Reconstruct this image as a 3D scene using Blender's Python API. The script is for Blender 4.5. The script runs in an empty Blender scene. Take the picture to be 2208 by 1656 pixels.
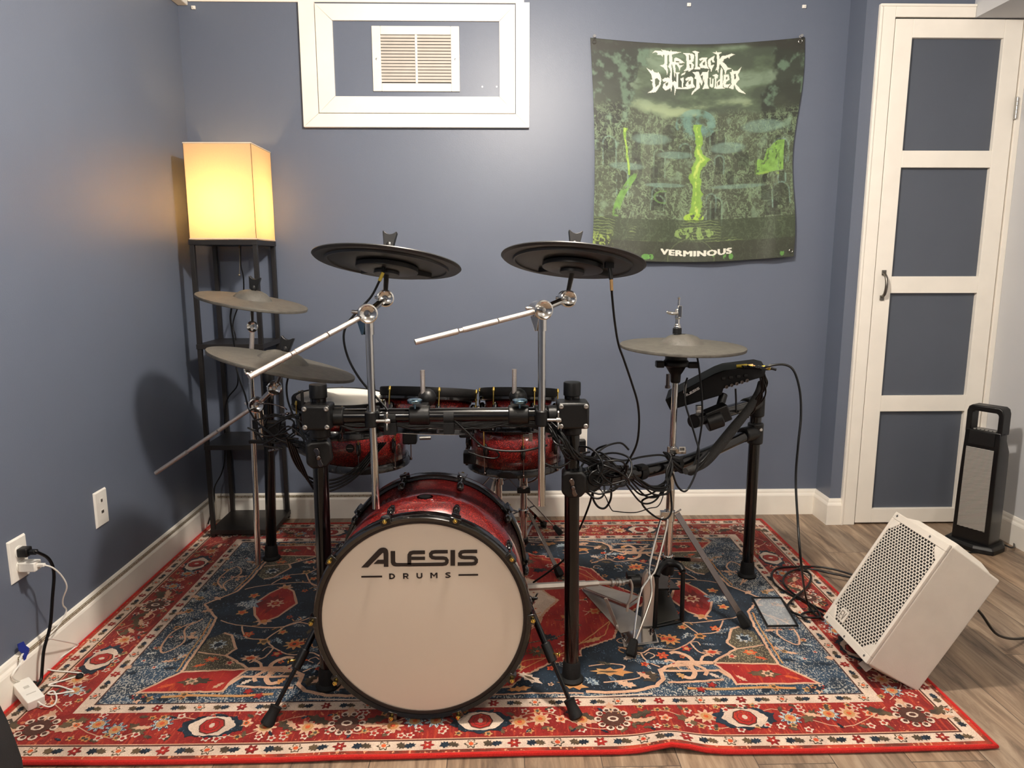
import bpy, bmesh, math, random
from mathutils import Vector, Matrix, noise
import numpy as np

random.seed(7)
SC = bpy.context.scene
COL = SC.collection
V = Vector
pi = math.pi

# ---------------------------------------------------------------- camera geometry
CH = 1.13; CF = 1536.66; CP = .1664; CY = .0214; CR = -.0015
def ray(px, py):
    X = (px-1104)/CF; Y = (py-828)/CF
    c, s = math.cos(CR), math.sin(CR)
    X, Y = c*X+s*Y, -s*X+c*Y
    c, s = math.cos(CP), math.sin(CP)
    yc = c - s*Y; z = -s - c*Y
    c, s = math.cos(CY), math.sin(CY)
    return V((c*X+s*yc, -s*X+c*yc, z))
def aY(px, py, y):
    r = ray(px, py); t = y/r[1]; return V((r[0]*t, y, CH+r[2]*t))
def aZ(px, py, z=0.0):
    r = ray(px, py); t = (z-CH)/r[2]; return V((r[0]*t, r[1]*t, z))
def aX(px, py, x):
    r = ray(px, py); t = x/r[0]; return V((x, r[1]*t, CH+r[2]*t))

# ---------------------------------------------------------------- materials
MATS = {}
def srgb(h):
    if isinstance(h, str):
        c = [int(h[i:i+2], 16)/255 for i in (0, 2, 4)]
    else:
        c = [x/255 for x in h]
    return [x/12.92 if x <= .04045 else ((x+.055)/1.055)**2.4 for x in c]
def mat(name, col, rough=.5, metal=0, spec=.5, coat=0, noise_amt=0, noise_scale=20, bump=0, bump_scale=80, trans=0, emis=None, estr=0, sheen=0, alpha=1, coatr=.05):
    if name in MATS: return MATS[name]
    m = bpy.data.materials.new(name); m.use_nodes = True
    nt = m.node_tree; b = nt.nodes['Principled BSDF']
    c = srgb(col)
    b.inputs['Base Color'].default_value = (*c, 1)
    b.inputs['Roughness'].default_value = rough
    b.inputs['Metallic'].default_value = metal
    b.inputs['Specular IOR Level'].default_value = spec
    b.inputs['Coat Weight'].default_value = coat
    b.inputs['Coat Roughness'].default_value = coatr
    b.inputs['Transmission Weight'].default_value = trans
    b.inputs['Sheen Weight'].default_value = sheen
    if emis:
        b.inputs['Emission Color'].default_value = (*srgb(emis), 1); b.inputs['Emission Strength'].default_value = estr
    tc = nt.nodes.new('ShaderNodeTexCoord')
    n = nt.nodes.new('ShaderNodeTexNoise'); n.inputs['Scale'].default_value = noise_scale; n.inputs['Detail'].default_value = 4
    nt.links.new(tc.outputs['Object'], n.inputs['Vector'])
    amt = noise_amt if noise_amt else .04
    r = nt.nodes.new('ShaderNodeMapRange'); r.inputs[1].default_value = .3; r.inputs[2].default_value = .7
    r.inputs[3].default_value = 1-amt; r.inputs[4].default_value = 1+amt
    nt.links.new(n.outputs['Fac'], r.inputs[0])
    mx = nt.nodes.new('ShaderNodeVectorMath'); mx.operation = 'SCALE'; mx.inputs[0].default_value = c
    nt.links.new(r.outputs[0], mx.inputs['Scale']); nt.links.new(mx.outputs[0], b.inputs['Base Color'])
    if bump:
        n2 = nt.nodes.new('ShaderNodeTexNoise'); n2.inputs['Scale'].default_value = bump_scale; n2.inputs['Detail'].default_value = 3
        nt.links.new(tc.outputs['Object'], n2.inputs['Vector'])
        bp = nt.nodes.new('ShaderNodeBump'); bp.inputs['Strength'].default_value = bump; bp.inputs['Distance'].default_value = .002
        nt.links.new(n2.outputs['Fac'], bp.inputs['Height']); nt.links.new(bp.outputs[0], b.inputs['Normal'])
    MATS[name] = m
    return m
def nodes(m): return m.node_tree.nodes, m.node_tree.links, m.node_tree.nodes['Principled BSDF']

# ---------------------------------------------------------------- mesh collector
ORG = {}
def org(o): return ORG.get(o.name, V((0, 0, 0)))
def basis(ax):
    ax = V(ax).normalized()
    t = V((0, 0, 1)) if abs(ax.z) < .9 else V((1, 0, 0))
    u = ax.cross(t).normalized(); v = ax.cross(u).normalized()
    return ax, u, v
class G:
    def __init__(s): s.v = []; s.f = []; s.m = []
    def face(s, idx, mi=0): s.f.append(tuple(idx)); s.m.append(mi)
    def poly(s, pts, mi=0):
        b = len(s.v); s.v += [V(p) for p in pts]; s.face(range(b, b+len(pts)), mi)
    def rings(s, rings, mi=0, closed=False, cap0=True, cap1=True):
        n = len(rings[0]); b = len(s.v)
        for r in rings: s.v += [V(p) for p in r]
        k = len(rings)
        for i in range(k if closed else k-1):
            j = (i+1) % k
            for a in range(n):
                c = (a+1) % n
                s.face((b+i*n+a, b+i*n+c, b+j*n+c, b+j*n+a), mi)
        if not closed:
            if cap0: s.face([b+a for a in reversed(range(n))], mi)
            if cap1: s.face([b+(k-1)*n+a for a in range(n)], mi)
    def tube(s, p0, p1, r0, r1=None, seg=16, mi=0, cap=True):
        p0, p1 = V(p0), V(p1); r1 = r0 if r1 is None else r1
        ax, u, v = basis(p1-p0)
        R = [[p+(u*math.cos(2*pi*a/seg)+v*math.sin(2*pi*a/seg))*r for a in range(seg)] for p, r in ((p0, r0), (p1, r1))]
        s.rings(R, mi, cap0=cap, cap1=cap)
    def lathe(s, prof, o, ax, seg=32, mi=0, cap0=True, cap1=True, closed=False):
        o = V(o); ax, u, v = basis(ax)
        R = [[o+ax*t+(u*math.cos(2*pi*a/seg)+v*math.sin(2*pi*a/seg))*max(r, 1e-5) for a in range(seg)] for r, t in prof]
        s.rings(R, mi, closed=closed, cap0=cap0, cap1=cap1)
    def path(s, pts, r, seg=8, sub=6, mi=0, closed=False, flat=None):
        P = [V(p) for p in pts]
        if sub > 1 and len(P) > 2: P = catmull(P, sub, closed)
        n = len(P); T = []
        for i in range(n):
            a = P[(i-1) % n] if (closed or i > 0) else P[i]
            b = P[(i+1) % n] if (closed or i < n-1) else P[i]
            T.append((b-a).normalized())
        _, u, v = basis(T[0]); R = []
        for i in range(n):
            u = (u-T[i]*u.dot(T[i])).normalized(); v = T[i].cross(u)
            rr = r(i/(n-1)) if callable(r) else r
            R.append([P[i]+u*math.cos(2*pi*a/seg)*rr+v*math.sin(2*pi*a/seg)*rr*(flat or 1) for a in range(seg)])
        s.rings(R, mi, closed=closed)
    def box(s, c, sz, ax=None, mi=0):
        c = V(c); X, Y, Z = ax or (V((1, 0, 0)), V((0, 1, 0)), V((0, 0, 1)))
        X, Y, Z = V(X)*sz[0]/2, V(Y)*sz[1]/2, V(Z)*sz[2]/2
        s.hexa([c-X-Y-Z, c+X-Y-Z, c+X+Y-Z, c-X+Y-Z, c-X-Y+Z, c+X-Y+Z, c+X+Y+Z, c-X+Y+Z], mi)
    def bb(s, x0, x1, y0, y1, z0, z1, mi=0):
        s.box(((x0+x1)/2, (y0+y1)/2, (z0+z1)/2), (abs(x1-x0), abs(y1-y0), abs(z1-z0)), mi=mi)
    def hexa(s, p, mi=0):
        b = len(s.v); s.v += [V(q) for q in p]
        for f in ((0, 3, 2, 1), (4, 5, 6, 7), (0, 1, 5, 4), (1, 2, 6, 5), (2, 3, 7, 6), (3, 0, 4, 7)): s.face([b+i for i in f], mi)
    def prism(s, pts, o, X, Y, N, d, mi=0):
        o, X, Y, N = V(o), V(X), V(Y), V(N)
        a = [o+X*p[0]+Y*p[1] for p in pts]
        s.rings([a, [q+N*d for q in a]], mi)
    def sphere(s, c, r, mi=0, seg=16, ax=(0, 0, 1), sq=1):
        k = 8
        s.lathe([(r*math.sin(pi*i/k), -r*sq*math.cos(pi*i/k)) for i in range(k+1)], c, ax, seg, mi)
    def build(s, name, mats, parent=None, smooth=40, bevel=0, bseg=2, sub=0, loc=None):
        if not isinstance(mats, (list, tuple)): mats = [mats]
        if parent is not None: L = org(parent)
        elif loc is not None: L = V(loc)
        else:
            xs = [p.x for p in s.v]; ys = [p.y for p in s.v]; zs = [p.z for p in s.v]
            L = V(((min(xs)+max(xs))/2, (min(ys)+max(ys))/2, min(zs)))
        me = bpy.data.meshes.new(name)
        me.from_pydata([tuple(p-L) for p in s.v], [], s.f)
        for m in mats: me.materials.append(m)
        me.polygons.foreach_set('material_index', s.m)
        bm = bmesh.new(); bm.from_mesh(me); bmesh.ops.recalc_face_normals(bm, faces=bm.faces) if not getattr(s, 'keepn', False) else None
        bm.to_mesh(me); bm.free()
        if smooth:
            me.shade_smooth(); me.set_sharp_from_angle(angle=math.radians(smooth))
        me.update()
        o = bpy.data.objects.new(name, me); COL.objects.link(o)
        if parent is not None: o.parent = parent
        else: o.location = L
        ORG[o.name] = L
        if bevel:
            b = o.modifiers.new('bevel', 'BEVEL'); b.width = bevel; b.segments = bseg; b.limit_method = 'ANGLE'; b.angle_limit = math.radians(40)
            b.harden_normals = False
        if sub:
            q = o.modifiers.new('sub', 'SUBSURF'); q.levels = sub; q.render_levels = sub
        return o
def catmull(P, sub, closed=False):
    out = []; n = len(P)
    def g(i): return P[i % n] if closed else P[max(0, min(n-1, i))]
    for i in range(n if closed else n-1):
        a, b, c, d = g(i-1), g(i), g(i+1), g(i+2)
        for k in range(sub):
            t = k/sub
            out.append(.5*((2*b)+(c-a)*t+(2*a-5*b+4*c-d)*t*t+(3*b-a-3*c+d)*t**3))
    if not closed: out.append(P[-1].copy())
    return out
def tag(o, label=None, cat=None, group=None, kind=None):
    if label: o['label'] = label
    if cat: o['category'] = cat
    if group: o['group'] = group
    if kind: o['kind'] = kind
    return o
def thing(name, label, cat, loc, group=None):
    o = bpy.data.objects.new(name, None); COL.objects.link(o); o.location = loc; o.empty_display_size = .05
    ORG[o.name] = V(loc)
    return tag(o, label, cat, group)
def struct(g, name, mats, parent=None, **k):
    o = g.build(name, mats, parent, **k)
    if parent is None: o['kind'] = 'structure'
    return o
def text_polys(txt, size=1.0, bold=0.0, spacing=1.0, shear=0):
    cu = bpy.data.curves.new('t', 'FONT'); cu.body = txt; cu.size = size; cu.offset = bold; cu.space_character = spacing; cu.shear = shear
    cu.resolution_u = 3
    o = bpy.data.objects.new('t', cu); COL.objects.link(o)
    dg = bpy.context.evaluated_depsgraph_get(); dg.update()
    me = bpy.data.meshes.new_from_object(o.evaluated_get(dg))
    vs = [(v.co.x, v.co.y) for v in me.vertices]; fs = [tuple(p.vertices) for p in me.polygons]
    bpy.data.objects.remove(o); bpy.data.curves.remove(cu); bpy.data.meshes.remove(me)
    return vs, fs
def add_text(g, txt, o, X, Y, w, h, mi=0, bold=0, spacing=1, fn=None):
    vs, fs = text_polys(txt, 1, bold, spacing)
    x0 = min(v[0] for v in vs); x1 = max(v[0] for v in vs); y0 = min(v[1] for v in vs); y1 = max(v[1] for v in vs)
    b = len(g.v); o, X, Y = V(o), V(X), V(Y)
    for a, c in vs:
        g.v.append(o+X*((a-x0)/(x1-x0)*w)+Y*((c-y0)/(y1-y0)*h))
    for f in fs: g.face([b+i for i in f], mi)

def arc(cx, cy, r, a0, a1, n=6):
    return [(cx+r*math.cos(math.radians(a0+(a1-a0)*i/n)), cy+r*math.sin(math.radians(a0+(a1-a0)*i/n))) for i in range(n+1)]
def stroke(pts, w):
    """outline of a polyline with flat ends (2D, y down or up)"""
    L, R = [], []
    n = len(pts)
    for i in range(n):
        a = pts[max(0, i-1)]; b = pts[min(n-1, i+1)]
        if 0 < i < n-1:
            d1 = V((pts[i][0]-a[0], pts[i][1]-a[1])).normalized(); d2 = V((b[0]-pts[i][0], b[1]-pts[i][1])).normalized()
            d = (d1+d2).normalized(); k = 1/max(.35, d.dot(d1))
        else:
            d = V((b[0]-a[0], b[1]-a[1])).normalized(); k = 1
        nx, ny = -d[1]*w/2*k, d[0]*w/2*k
        L.append((pts[i][0]+nx, pts[i][1]+ny)); R.append((pts[i][0]-nx, pts[i][1]-ny))
    return L+R[::-1]
def alesis_shapes():
    """the six letters as strokes, in a 1800 x 310 frame, y down"""
    S = []
    t = 58
    S.append([(0, 305)]+arc(335, 80, 83, 235, 360, 8)[0:0]+[(262, 30)]+[(285, 12), (315, 2), (345, 0), (375, 6), (398, 22), (412, 48), (418, 90), (418, 295), (348, 295), (348, 250), (190, 250), (255, 186), (345, 186), (345, 90), (338, 80), (326, 84), (105, 305)])
    S.append([(452, 52), (522, 52), (522, 208), (530, 228), (548, 236), (705, 236), (705, 290), (530, 290), (495, 283), (468, 262), (455, 230)])
    S.append(stroke([(980, 72), (800, 74), (760, 84), (742, 110), (740, 150), (740, 262)], t))
    S.append(stroke([(770, 165), (980, 165)], 52))
    S.append(stroke([(1330, 62), (1140, 64), (1090, 72), (1068, 98), (1070, 130), (1092, 152), (1140, 160), (1260, 160), (1300, 168), (1318, 195), (1316, 225), (1296, 248), (1250, 256), (705, 263)], 54))
    S.append([(1372, 38), (1442, 38), (1442, 278), (1372, 278)])
    S.append(stroke([(1782, 58), (1590, 60), (1540, 68), (1518, 95), (1520, 126), (1542, 146), (1590, 153), (1700, 153), (1745, 160), (1768, 190), (1766, 220), (1745, 243), (1700, 250), (1482, 252)], 54))
    return S
# ================================================================ MATERIALS
def wallmat():
    m = mat('wall_paint', (96, 104, 120), .43, noise_amt=.025, noise_scale=3, bump=.12, bump_scale=260)
    return m
wall_m = wallmat()
rwall_m = mat('pale_wall_paint', (196, 197, 199), .6, noise_amt=.02, noise_scale=4, bump=.1, bump_scale=260)
trim_m = mat('white_trim', (245, 239, 228), .38, noise_amt=.03, noise_scale=9)
ceil_m = mat('ceiling_white', (214, 212, 206), .8, noise_amt=.02)
panel_m = mat('door_panel_paint', (80, 86, 97), .5, noise_amt=.03, noise_scale=5)
black_p = mat('black_plastic', (9, 9, 10), .42, spec=.4, noise_amt=.1, bump=.1, bump_scale=500)
black_matte = mat('black_rubber', (13, 13, 14), .7, spec=.3, noise_amt=.12, bump=.2, bump_scale=300)
black_tube = mat('black_gloss_tube', (5, 4, 5), .2, spec=.3, coat=.45, coatr=.08)
cable_m = mat('cable_black', (7, 7, 8), .35, spec=.35, noise_amt=.1)
chrome = mat('chrome', (214, 212, 208), .13, metal=1, noise_amt=.03)
knurl = mat('knurled_chrome', (214, 205, 198), .32, metal=1, noise_amt=.15, noise_scale=600, bump=.6, bump_scale=900)
steel = mat('brushed_steel', (178, 176, 172), .36, metal=1, noise_amt=.08, noise_scale=60)
brass = mat('brass', (205, 175, 95), .22, metal=1)
white_p = mat('white_plastic', (232, 228, 220), .35)
spk_white = mat('speaker_white', (208, 200, 189), .5, noise_amt=.03, bump=.25, bump_scale=500)
rubber_grey = mat('cymbal_rubber', (76, 73, 67), .62, noise_amt=.22, noise_scale=45, bump=.5, bump_scale=200)
under_m = mat('cymbal_underside', (34, 35, 36), .45, noise_amt=.08)
under_d = mat('cymbal_underside_dark', (20, 20, 21), .5, noise_amt=.08)
head_m = mat('mesh_head', (216, 200, 182), .6, noise_amt=.015, noise_scale=3, bump=.06, bump_scale=1500)
headw_m = mat('mesh_head_white', (240, 236, 226), .6, noise_amt=.02)
logo_m = mat('logo_black', (38, 26, 20), .6)
yellow_m = mat('yellow_tape', (205, 180, 60), .5)
tan_m = mat('tan_tape', (190, 150, 95), .5)
blue_m = mat('blue_tape', (22, 45, 140), .6, noise_amt=.15)
hoop_m = mat('black_gloss_hoop', (10, 8, 8), .2, coat=.7)
def red_sparkle():
    m = mat('red_sparkle', (120, 8, 12), .35, coat=1.0, coatr=.03)
    N, L, b = nodes(m)
    tc = N.new('ShaderNodeTexCoord'); vo = N.new('ShaderNodeTexVoronoi'); vo.inputs['Scale'].default_value = 520
    L.new(tc.outputs['Object'], vo.inputs['Vector'])
    sx = N.new('ShaderNodeSeparateColor'); L.new(vo.outputs['Color'], sx.inputs[0])
    r = N.new('ShaderNodeValToRGB'); r.color_ramp.elements[0].position = .35; r.color_ramp.elements[0].color = (.07, .002, .003, 1)
    r.color_ramp.elements[1].position = 1; r.color_ramp.elements[1].color = (.62, .04, .02, 1)
    e = r.color_ramp.elements.new(.8); e.color = (.17, .006, .007, 1)
    L.new(sx.outputs[0], r.inputs[0]); L.new(r.outputs[0], b.inputs['Base Color'])
    b.inputs['Metallic'].default_value = .25
    bp = N.new('ShaderNodeBump'); bp.inputs['Strength'].default_value = .35; bp.inputs['Distance'].default_value = .001
    L.new(sx.outputs[1], bp.inputs['Height']); L.new(bp.outputs[0], b.inputs['Normal'])
    return m
red_m = red_sparkle()
def floormat():
    m = bpy.data.materials.new('vinyl_plank'); m.use_nodes = True; N, L, b = nodes(m)
    tc = N.new('ShaderNodeTexCoord')
    mp = N.new('ShaderNodeMapping'); mp.inputs['Rotation'].default_value = (0, 0, pi/2)
    L.new(tc.outputs['Object'], mp.inputs[0])
    br = N.new('ShaderNodeTexBrick'); br.inputs['Scale'].default_value = 1; br.inputs['Brick Width'].default_value = 1.2; br.inputs['Row Height'].default_value = .178
    br.inputs['Mortar Size'].default_value = .0012; br.inputs['Mortar Smooth'].default_value = .3; br.offset = .37
    br.inputs['Color1'].default_value = (.15, .15, .15, 1); br.inputs['Color2'].default_value = (.85, .85, .85, 1); br.inputs['Mortar'].default_value = (.5, .5, .5, 1)
    L.new(mp.outputs[0], br.inputs[0])
    # grain stretched along Y, shifted per plank
    add = N.new('ShaderNodeVectorMath'); add.operation = 'MULTIPLY_ADD'; add.inputs[1].default_value = (7, 7, 7)
    L.new(br.outputs['Color'], add.inputs[0]); L.new(tc.outputs['Object'], add.inputs[2])
    m2 = N.new('ShaderNodeMapping'); m2.inputs['Scale'].default_value = (26, 2.6, 1); L.new(add.outputs[0], m2.inputs[0])
    n1 = N.new('ShaderNodeTexNoise'); n1.inputs['Scale'].default_value = 1.0; n1.inputs['Detail'].default_value = 9; n1.inputs['Roughness'].default_value = .68; n1.inputs['Distortion'].default_value = .9
    L.new(m2.outputs[0], n1.inputs['Vector'])
    m3 = N.new('ShaderNodeMapping'); m3.inputs['Scale'].default_value = (5, .9, 1); L.new(add.outputs[0], m3.inputs[0])
    n2 = N.new('ShaderNodeTexNoise'); n2.inputs['Scale'].default_value = 1.4; n2.inputs['Detail'].default_value = 3; L.new(m3.outputs[0], n2.inputs['Vector'])
    r = N.new('ShaderNodeValToRGB'); E = r.color_ramp.elements
    E[0].position = .33; E[0].color = (*srgb((88, 72, 60)), 1); E[1].position = .7; E[1].color = (*srgb((178, 158, 136)), 1)
    e = E.new(.5); e.color = (*srgb((138, 118, 99)), 1)
    L.new(n1.outputs['Fac'], r.inputs[0])
    r2 = N.new('ShaderNodeValToRGB'); E = r2.color_ramp.elements
    E[0].position = .3; E[0].color = (.72, .74, .76, 1); E[1].position = .7; E[1].color = (1.12, 1.04, .95, 1)
    L.new(n2.outputs['Fac'], r2.inputs[0])
    mu = N.new('ShaderNodeMix'); mu.data_type = 'RGBA'; mu.blend_type = 'MULTIPLY'; mu.inputs[0].default_value = 1
    L.new(r.outputs[0], mu.inputs[6]); L.new(r2.outputs[0], mu.inputs[7])
    mo = N.new('ShaderNodeMix'); mo.data_type = 'RGBA'; mo.inputs[7].default_value = (*srgb((70, 60, 52)), 1)
    L.new(br.outputs['Fac'], mo.inputs[0]); L.new(mu.outputs[2], mo.inputs[6]); L.new(mo.outputs[2], b.inputs['Base Color'])
    b.inputs['Roughness'].default_value = .42
    bp = N.new('ShaderNodeBump'); bp.inputs['Strength'].default_value = .15; bp.inputs['Distance'].default_value = .002
    L.new(n1.outputs['Fac'], bp.inputs['Height']); L.new(bp.outputs[0], b.inputs['Normal'])
    return m
floor_m = floormat()

# ================================================================ ROOM
YB = 3.104; YD = 2.966; XL = -1.275; XR = 2.105; XJ = 1.455; ZC = 2.24; YF = -2.6
g = G(); g.bb(XL-.1, XR+.1, YF-.1, YB+.1, -.06, 0); struct(g, 'floor', floor_m, smooth=0)
g = G(); g.bb(XL-.1, XR+.1, YF-.1, YB+.1, ZC, ZC+.06); struct(g, 'ceiling', ceil_m, smooth=0)
g = G(); g.bb(XL-.1, XL, YF-.1, YB+.1, 0, ZC); struct(g, 'wall_left', wall_m, smooth=0)
g = G()
g.hexa([(XL, YB, 0), (XJ, YB, 0), (XJ, YB+.1, 0), (XL, YB+.1, 0), (XL, YB, ZC), (XJ, YB, ZC), (XJ, YB+.1, ZC), (XL, YB+.1, ZC)])
g.bb(XJ, 1.50, YD, YB+.1, 0, ZC); g.bb(1.50, 1.566, YD, YB+.1, 0, ZC); g.bb(1.566, 2.082, YD, YB+.1, 2.085, ZC); g.bb(2.082, XR, YD, YB+.1, 0, ZC)
g.bb(1.566, 2.082, YD+.045, YB+.1, 0, 2.085)
struct(g, 'wall_back', wall_m, smooth=0)
g = G(); g.bb(XR, XR+.1, YF-.1, YB+.1, 0, ZC); struct(g, 'wall_right', rwall_m, smooth=0)
g = G(); g.bb(XL, XR, YF-.1, YF, 0, ZC); struct(g, 'wall_front', wall_m, smooth=0)
g = G(); g.bb(1.883, XR, YF, YD-.001, 2.081, ZC); struct(g, 'trim_1', rwall_m, smooth=0)          # boxed soffit above the door
g = G(); g.bb(XL, XL+.042, YF, YB, 2.157, ZC); struct(g, 'trim_2', ceil_m, smooth=0, bevel=.004)      # edging of the left ceiling
g = G(); g.bb(-1.232, .118, YB-.008, YB, 2.1715, ZC); struct(g, 'trim_3', trim_m, smooth=0, bevel=.003)

# baseboards with a stepped moulding profile
def baseboard(g, a, b, nrm, h=.117):
    a, b, n = V(a), V(b), V(nrm)
    prof = [(0, 0), (.015, 0), (.015, .088), (.013, .094), (.009, .1), (.008, .108), (.005, .115), (0, h)]
    g.rings([[p+n*x+V((0, 0, z)) for x, z in prof] for p in (a, b)])
g = G(); baseboard(g, (XL, YF, 0), (XL, YB-.0, 0), (1, 0, 0)); struct(g, 'baseboard_left', trim_m, smooth=0)
g = G(); prof_ = [(0, 0), (.015, 0), (.015, .088), (.013, .094), (.009, .1), (.008, .108), (.005, .115), (0, .117)]
g.rings([[V((p_[0]+o_[0]*x, p_[1]+o_[1]*x, z)) for x, z in prof_] for p_, o_ in (((XL, YB), (1, -1)), ((XJ, YB), (-1, -1)), ((XJ, YD), (-1, -1)), ((1.503, YD), (0, -1)))]); struct(g, 'baseboard_back', trim_m, smooth=0)
g = G(); baseboard(g, (XR, YF, 0), (XR, YD, 0), (-1, 0, 0)); struct(g, 'baseboard_right', trim_m, smooth=0)

# mitred frame of four boards
def frame(g, x0, x1, z0, z1, w, y, d, mi=0, inner=None):
    X = [(x0, z0), (x1, z0), (x1, z1), (x0, z1)]; I = [(x0+w, z0+w), (x1-w, z0+w), (x1-w, z1-w), (x0+w, z1-w)]
    if inner: a, b, c, e = inner; I = [(a, c), (b, c), (b, e), (a, e)]
    for i in range(4):
        j = (i+1) % 4; q = [X[i], X[j], I[j], I[i]]
        cx = sum(p[0] for p in q)/4; cz = sum(p[1] for p in q)/4
        s = .0006
        q = [(p[0]+(s if p[0] < cx else -s)*.6, p[1]+(s if p[1] < cz else -s)*.6) for p in q]
        g.rings([[V((p[0], y, p[1])) for p in q], [V((p[0], y-d, p[1])) for p in q]], mi)
# door_1: casing (structure) and leaf
g = G(); g.bb(1.503, 1.5645, YD-.016, YD, 0, 2.13); g.bb(1.5650, 1.882, YD-.016, YD, 2.0815, 2.13); g.bb(1.5035, 1.512, YD-.0205, YD-.0165, 0, 2.1185); g.bb(1.5035, 1.882, YD-.0205, YD-.0165, 2.1195, 2.129)
g.bb(2.0835, XR, YD-.016, YD, 0, 2.08)
struct(g, 'trim_4', trim_m, smooth=0, bevel=.0015)
door = bpy.data.objects.new('door_1', None); COL.objects.link(door); door.location = (1.569, YD, .008); ORG['door_1'] = V((1.569, YD, .008)); door['kind'] = 'structure'
g = G()
yf = YD-.012
for x0, x1, z0, z1 in ((1.569, 1.6395, .008, 2.076), (2.006, 2.078, .008, 2.076), (1.6395, 2.006, .008, .071), (1.6395, 2.006, .506, .574), (1.6395, 2.006, 1.009, 1.078), (1.6395, 2.006, 1.514, 1.58), (1.6395, 2.006, 2.007, 2.076)):
    g.bb(x0, x1, yf, YD+.03, z0, z1)
struct(g, 'door_frame', trim_m, door, smooth=0, bevel=.0015)
for z0, z1 in ((.071, .506), (.574, 1.009), (1.078, 1.514), (1.58, 2.007)):
    g = G(); g.bb(1.638, 2.0075, YD+.006, YD+.026, z0-.002, z1+.002); struct(g, 'door_panel', panel_m, door, smooth=0)
g = G(); hm = mat('satin_nickel', (120, 116, 110), .35, metal=1)
hx = 1.604
g.box((hx, yf-.003, 1.094), (.016, .006, .02)); g.box((hx, yf-.003, .990), (.016, .006, .02))
g.path([(hx, yf-.004, 1.09), (hx, yf-.022, 1.075), (hx, yf-.03, 1.042), (hx, yf-.022, 1.008), (hx, yf-.004, .994)], .006, seg=10, sub=6)
struct(g, 'door_handle', hm, door)
g = G(); g.bb(2.076, 2.084, YD-.022, YD-.012, 1.70, 1.785); 
for k in range(5): g.tube((2.080, YD-.022, 1.702+k*.0165), (2.080, YD-.022, 1.717+k*.0165), .0045, seg=10)
struct(g, 'door_hinge', steel, door)

# window_1 : boxed white frame around a painted hatch
win = bpy.data.objects.new('window_1', None); COL.objects.link(win); win.location = (-.325, YB, 1.688); ORG['window_1'] = V((-.325, YB, 1.688)); win['kind'] = 'structure'
g = G()
x0, x1, z0, z1 = -.789, .139, 1.688, 2.170
g.rings([[V((p[0], YB, p[1])) for p in q] for q in ([(x0, z0), (x1, z0), (.0825, 1.7415), (-.7255, 1.7415)],)] + [[V((p[0], YB-.022, p[1])) for p in [(x0, z0), (x1, z0), (.0825, 1.7415), (-.7255, 1.7415)]]])
g.rings([[V((p[0], y, p[1])) for p in [(x0, z0+.0006), (-.7262, 1.742), (-.7262, z1), (x0, z1)]] for y in (YB, YB-.022)])
g.rings([[V((p[0], y, p[1])) for p in [(x1, z0+.0006), (.0832, 1.742), (.0832, z1), (x1, z1)]] for y in (YB, YB-.022)])
struct(g, 'window_frame', trim_m, win, smooth=0, bevel=.001)
g = G(); frame(g, -.7235, .0805, 1.7435, 2.1615, .066, YB-.002, .021, inner=(-.655, .016, 1.809, 2.098))
struct(g, 'hatch_frame', trim_m, win, smooth=0, bevel=.001)
g = G(); g.bb(-.66, .02, YB-.012, YB-.002, 1.803, 2.103); struct(g, 'hatch_panel', wall_m, win, smooth=0)
g = G()
for px, py in ((1040, 187), (1071, 187)):
    p = aY(px, py, YB-.012); g.tube(p, p+V((0, -.0012, 0)), .0035, seg=12)
struct(g, 'paint_chip', white_p, win)
# vent grille
vt = thing('vent_grille', 'white metal louvred vent grille screwed inside the boxed frame high on the back wall', 'vent', (-.323, YB-.012, 1.829))
g = G(); fx0, fx1, fz0, fz1 = -.500, -.146, 1.829, 2.080
yb = YB-.012
ix = (-.4645, -.3265, -.3165, -.1805)
for a, b, c, d in ((fx0, ix[0], fz0, fz1), (ix[3], fx1, fz0, fz1), (ix[0], ix[3], fz0, 1.861), (ix[0], ix[3], 2.047, fz1), (ix[1], ix[2], 1.861, 2.047)):
    g.bb(a, b, yb-.008, yb, c, d)
g.build('frame', white_p, vt, smooth=0, bevel=.0025)
g = G(); g.bb(fx0+.01, fx1-.01, yb-.001, yb-.0002, fz0+.01, fz1-.01); g.build('duct_opening', mat('duct_dark', (40, 38, 36), .8), vt, smooth=0)
g = G(); n = 15
for k in range(n):
    z = 1.863+(k+.5)*(.182/n)
    for a, b in ((ix[0], ix[1]), (ix[2], ix[3])):
        g.hexa([(a, yb-.0075, z-.004), (b, yb-.0075, z-.004), (b, yb-.0065, z-.0045), (a, yb-.0065, z-.0045), (a, yb-.002, z+.0065), (b, yb-.002, z+.0065), (b, yb-.001, z+.006), (a, yb-.001, z+.006)])
g.build('louver', mat('louver_metal', (205, 198, 188), .45), vt, smooth=0)
for x in (-.482, -.163):
    g = G(); g.lathe([(.004, 0), (.004, .001), (.001, .002)], (x, yb-.008, 1.953), (0, -1, 0), 12); g.build('screw', steel, vt)

# small fixings on the wall
def clip(px, py, label):
    p = aY(px, py, YB); g = G(); g.box(p+V((0, -.004, 0)), (.016, .008, .013)); g.lathe([(.003, 0), (.003, .003), (.001, .004)], p+V((0, -.008, 0)), (0, -1, 0), 10)
    tag(g.build('cable_clip', white_p, bevel=.002), label, 'cable clip', 'white cable clips along the ceiling edge')
clip(418, 17, 'small white cable clip on the back wall by the top left corner above the lamp')
clip(1485, 11, 'small white cable clip on the back wall straight above the tapestry text')
clip(1733, 15, 'small white cable clip on the back wall above the tapestry corner nearest the door')

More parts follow.
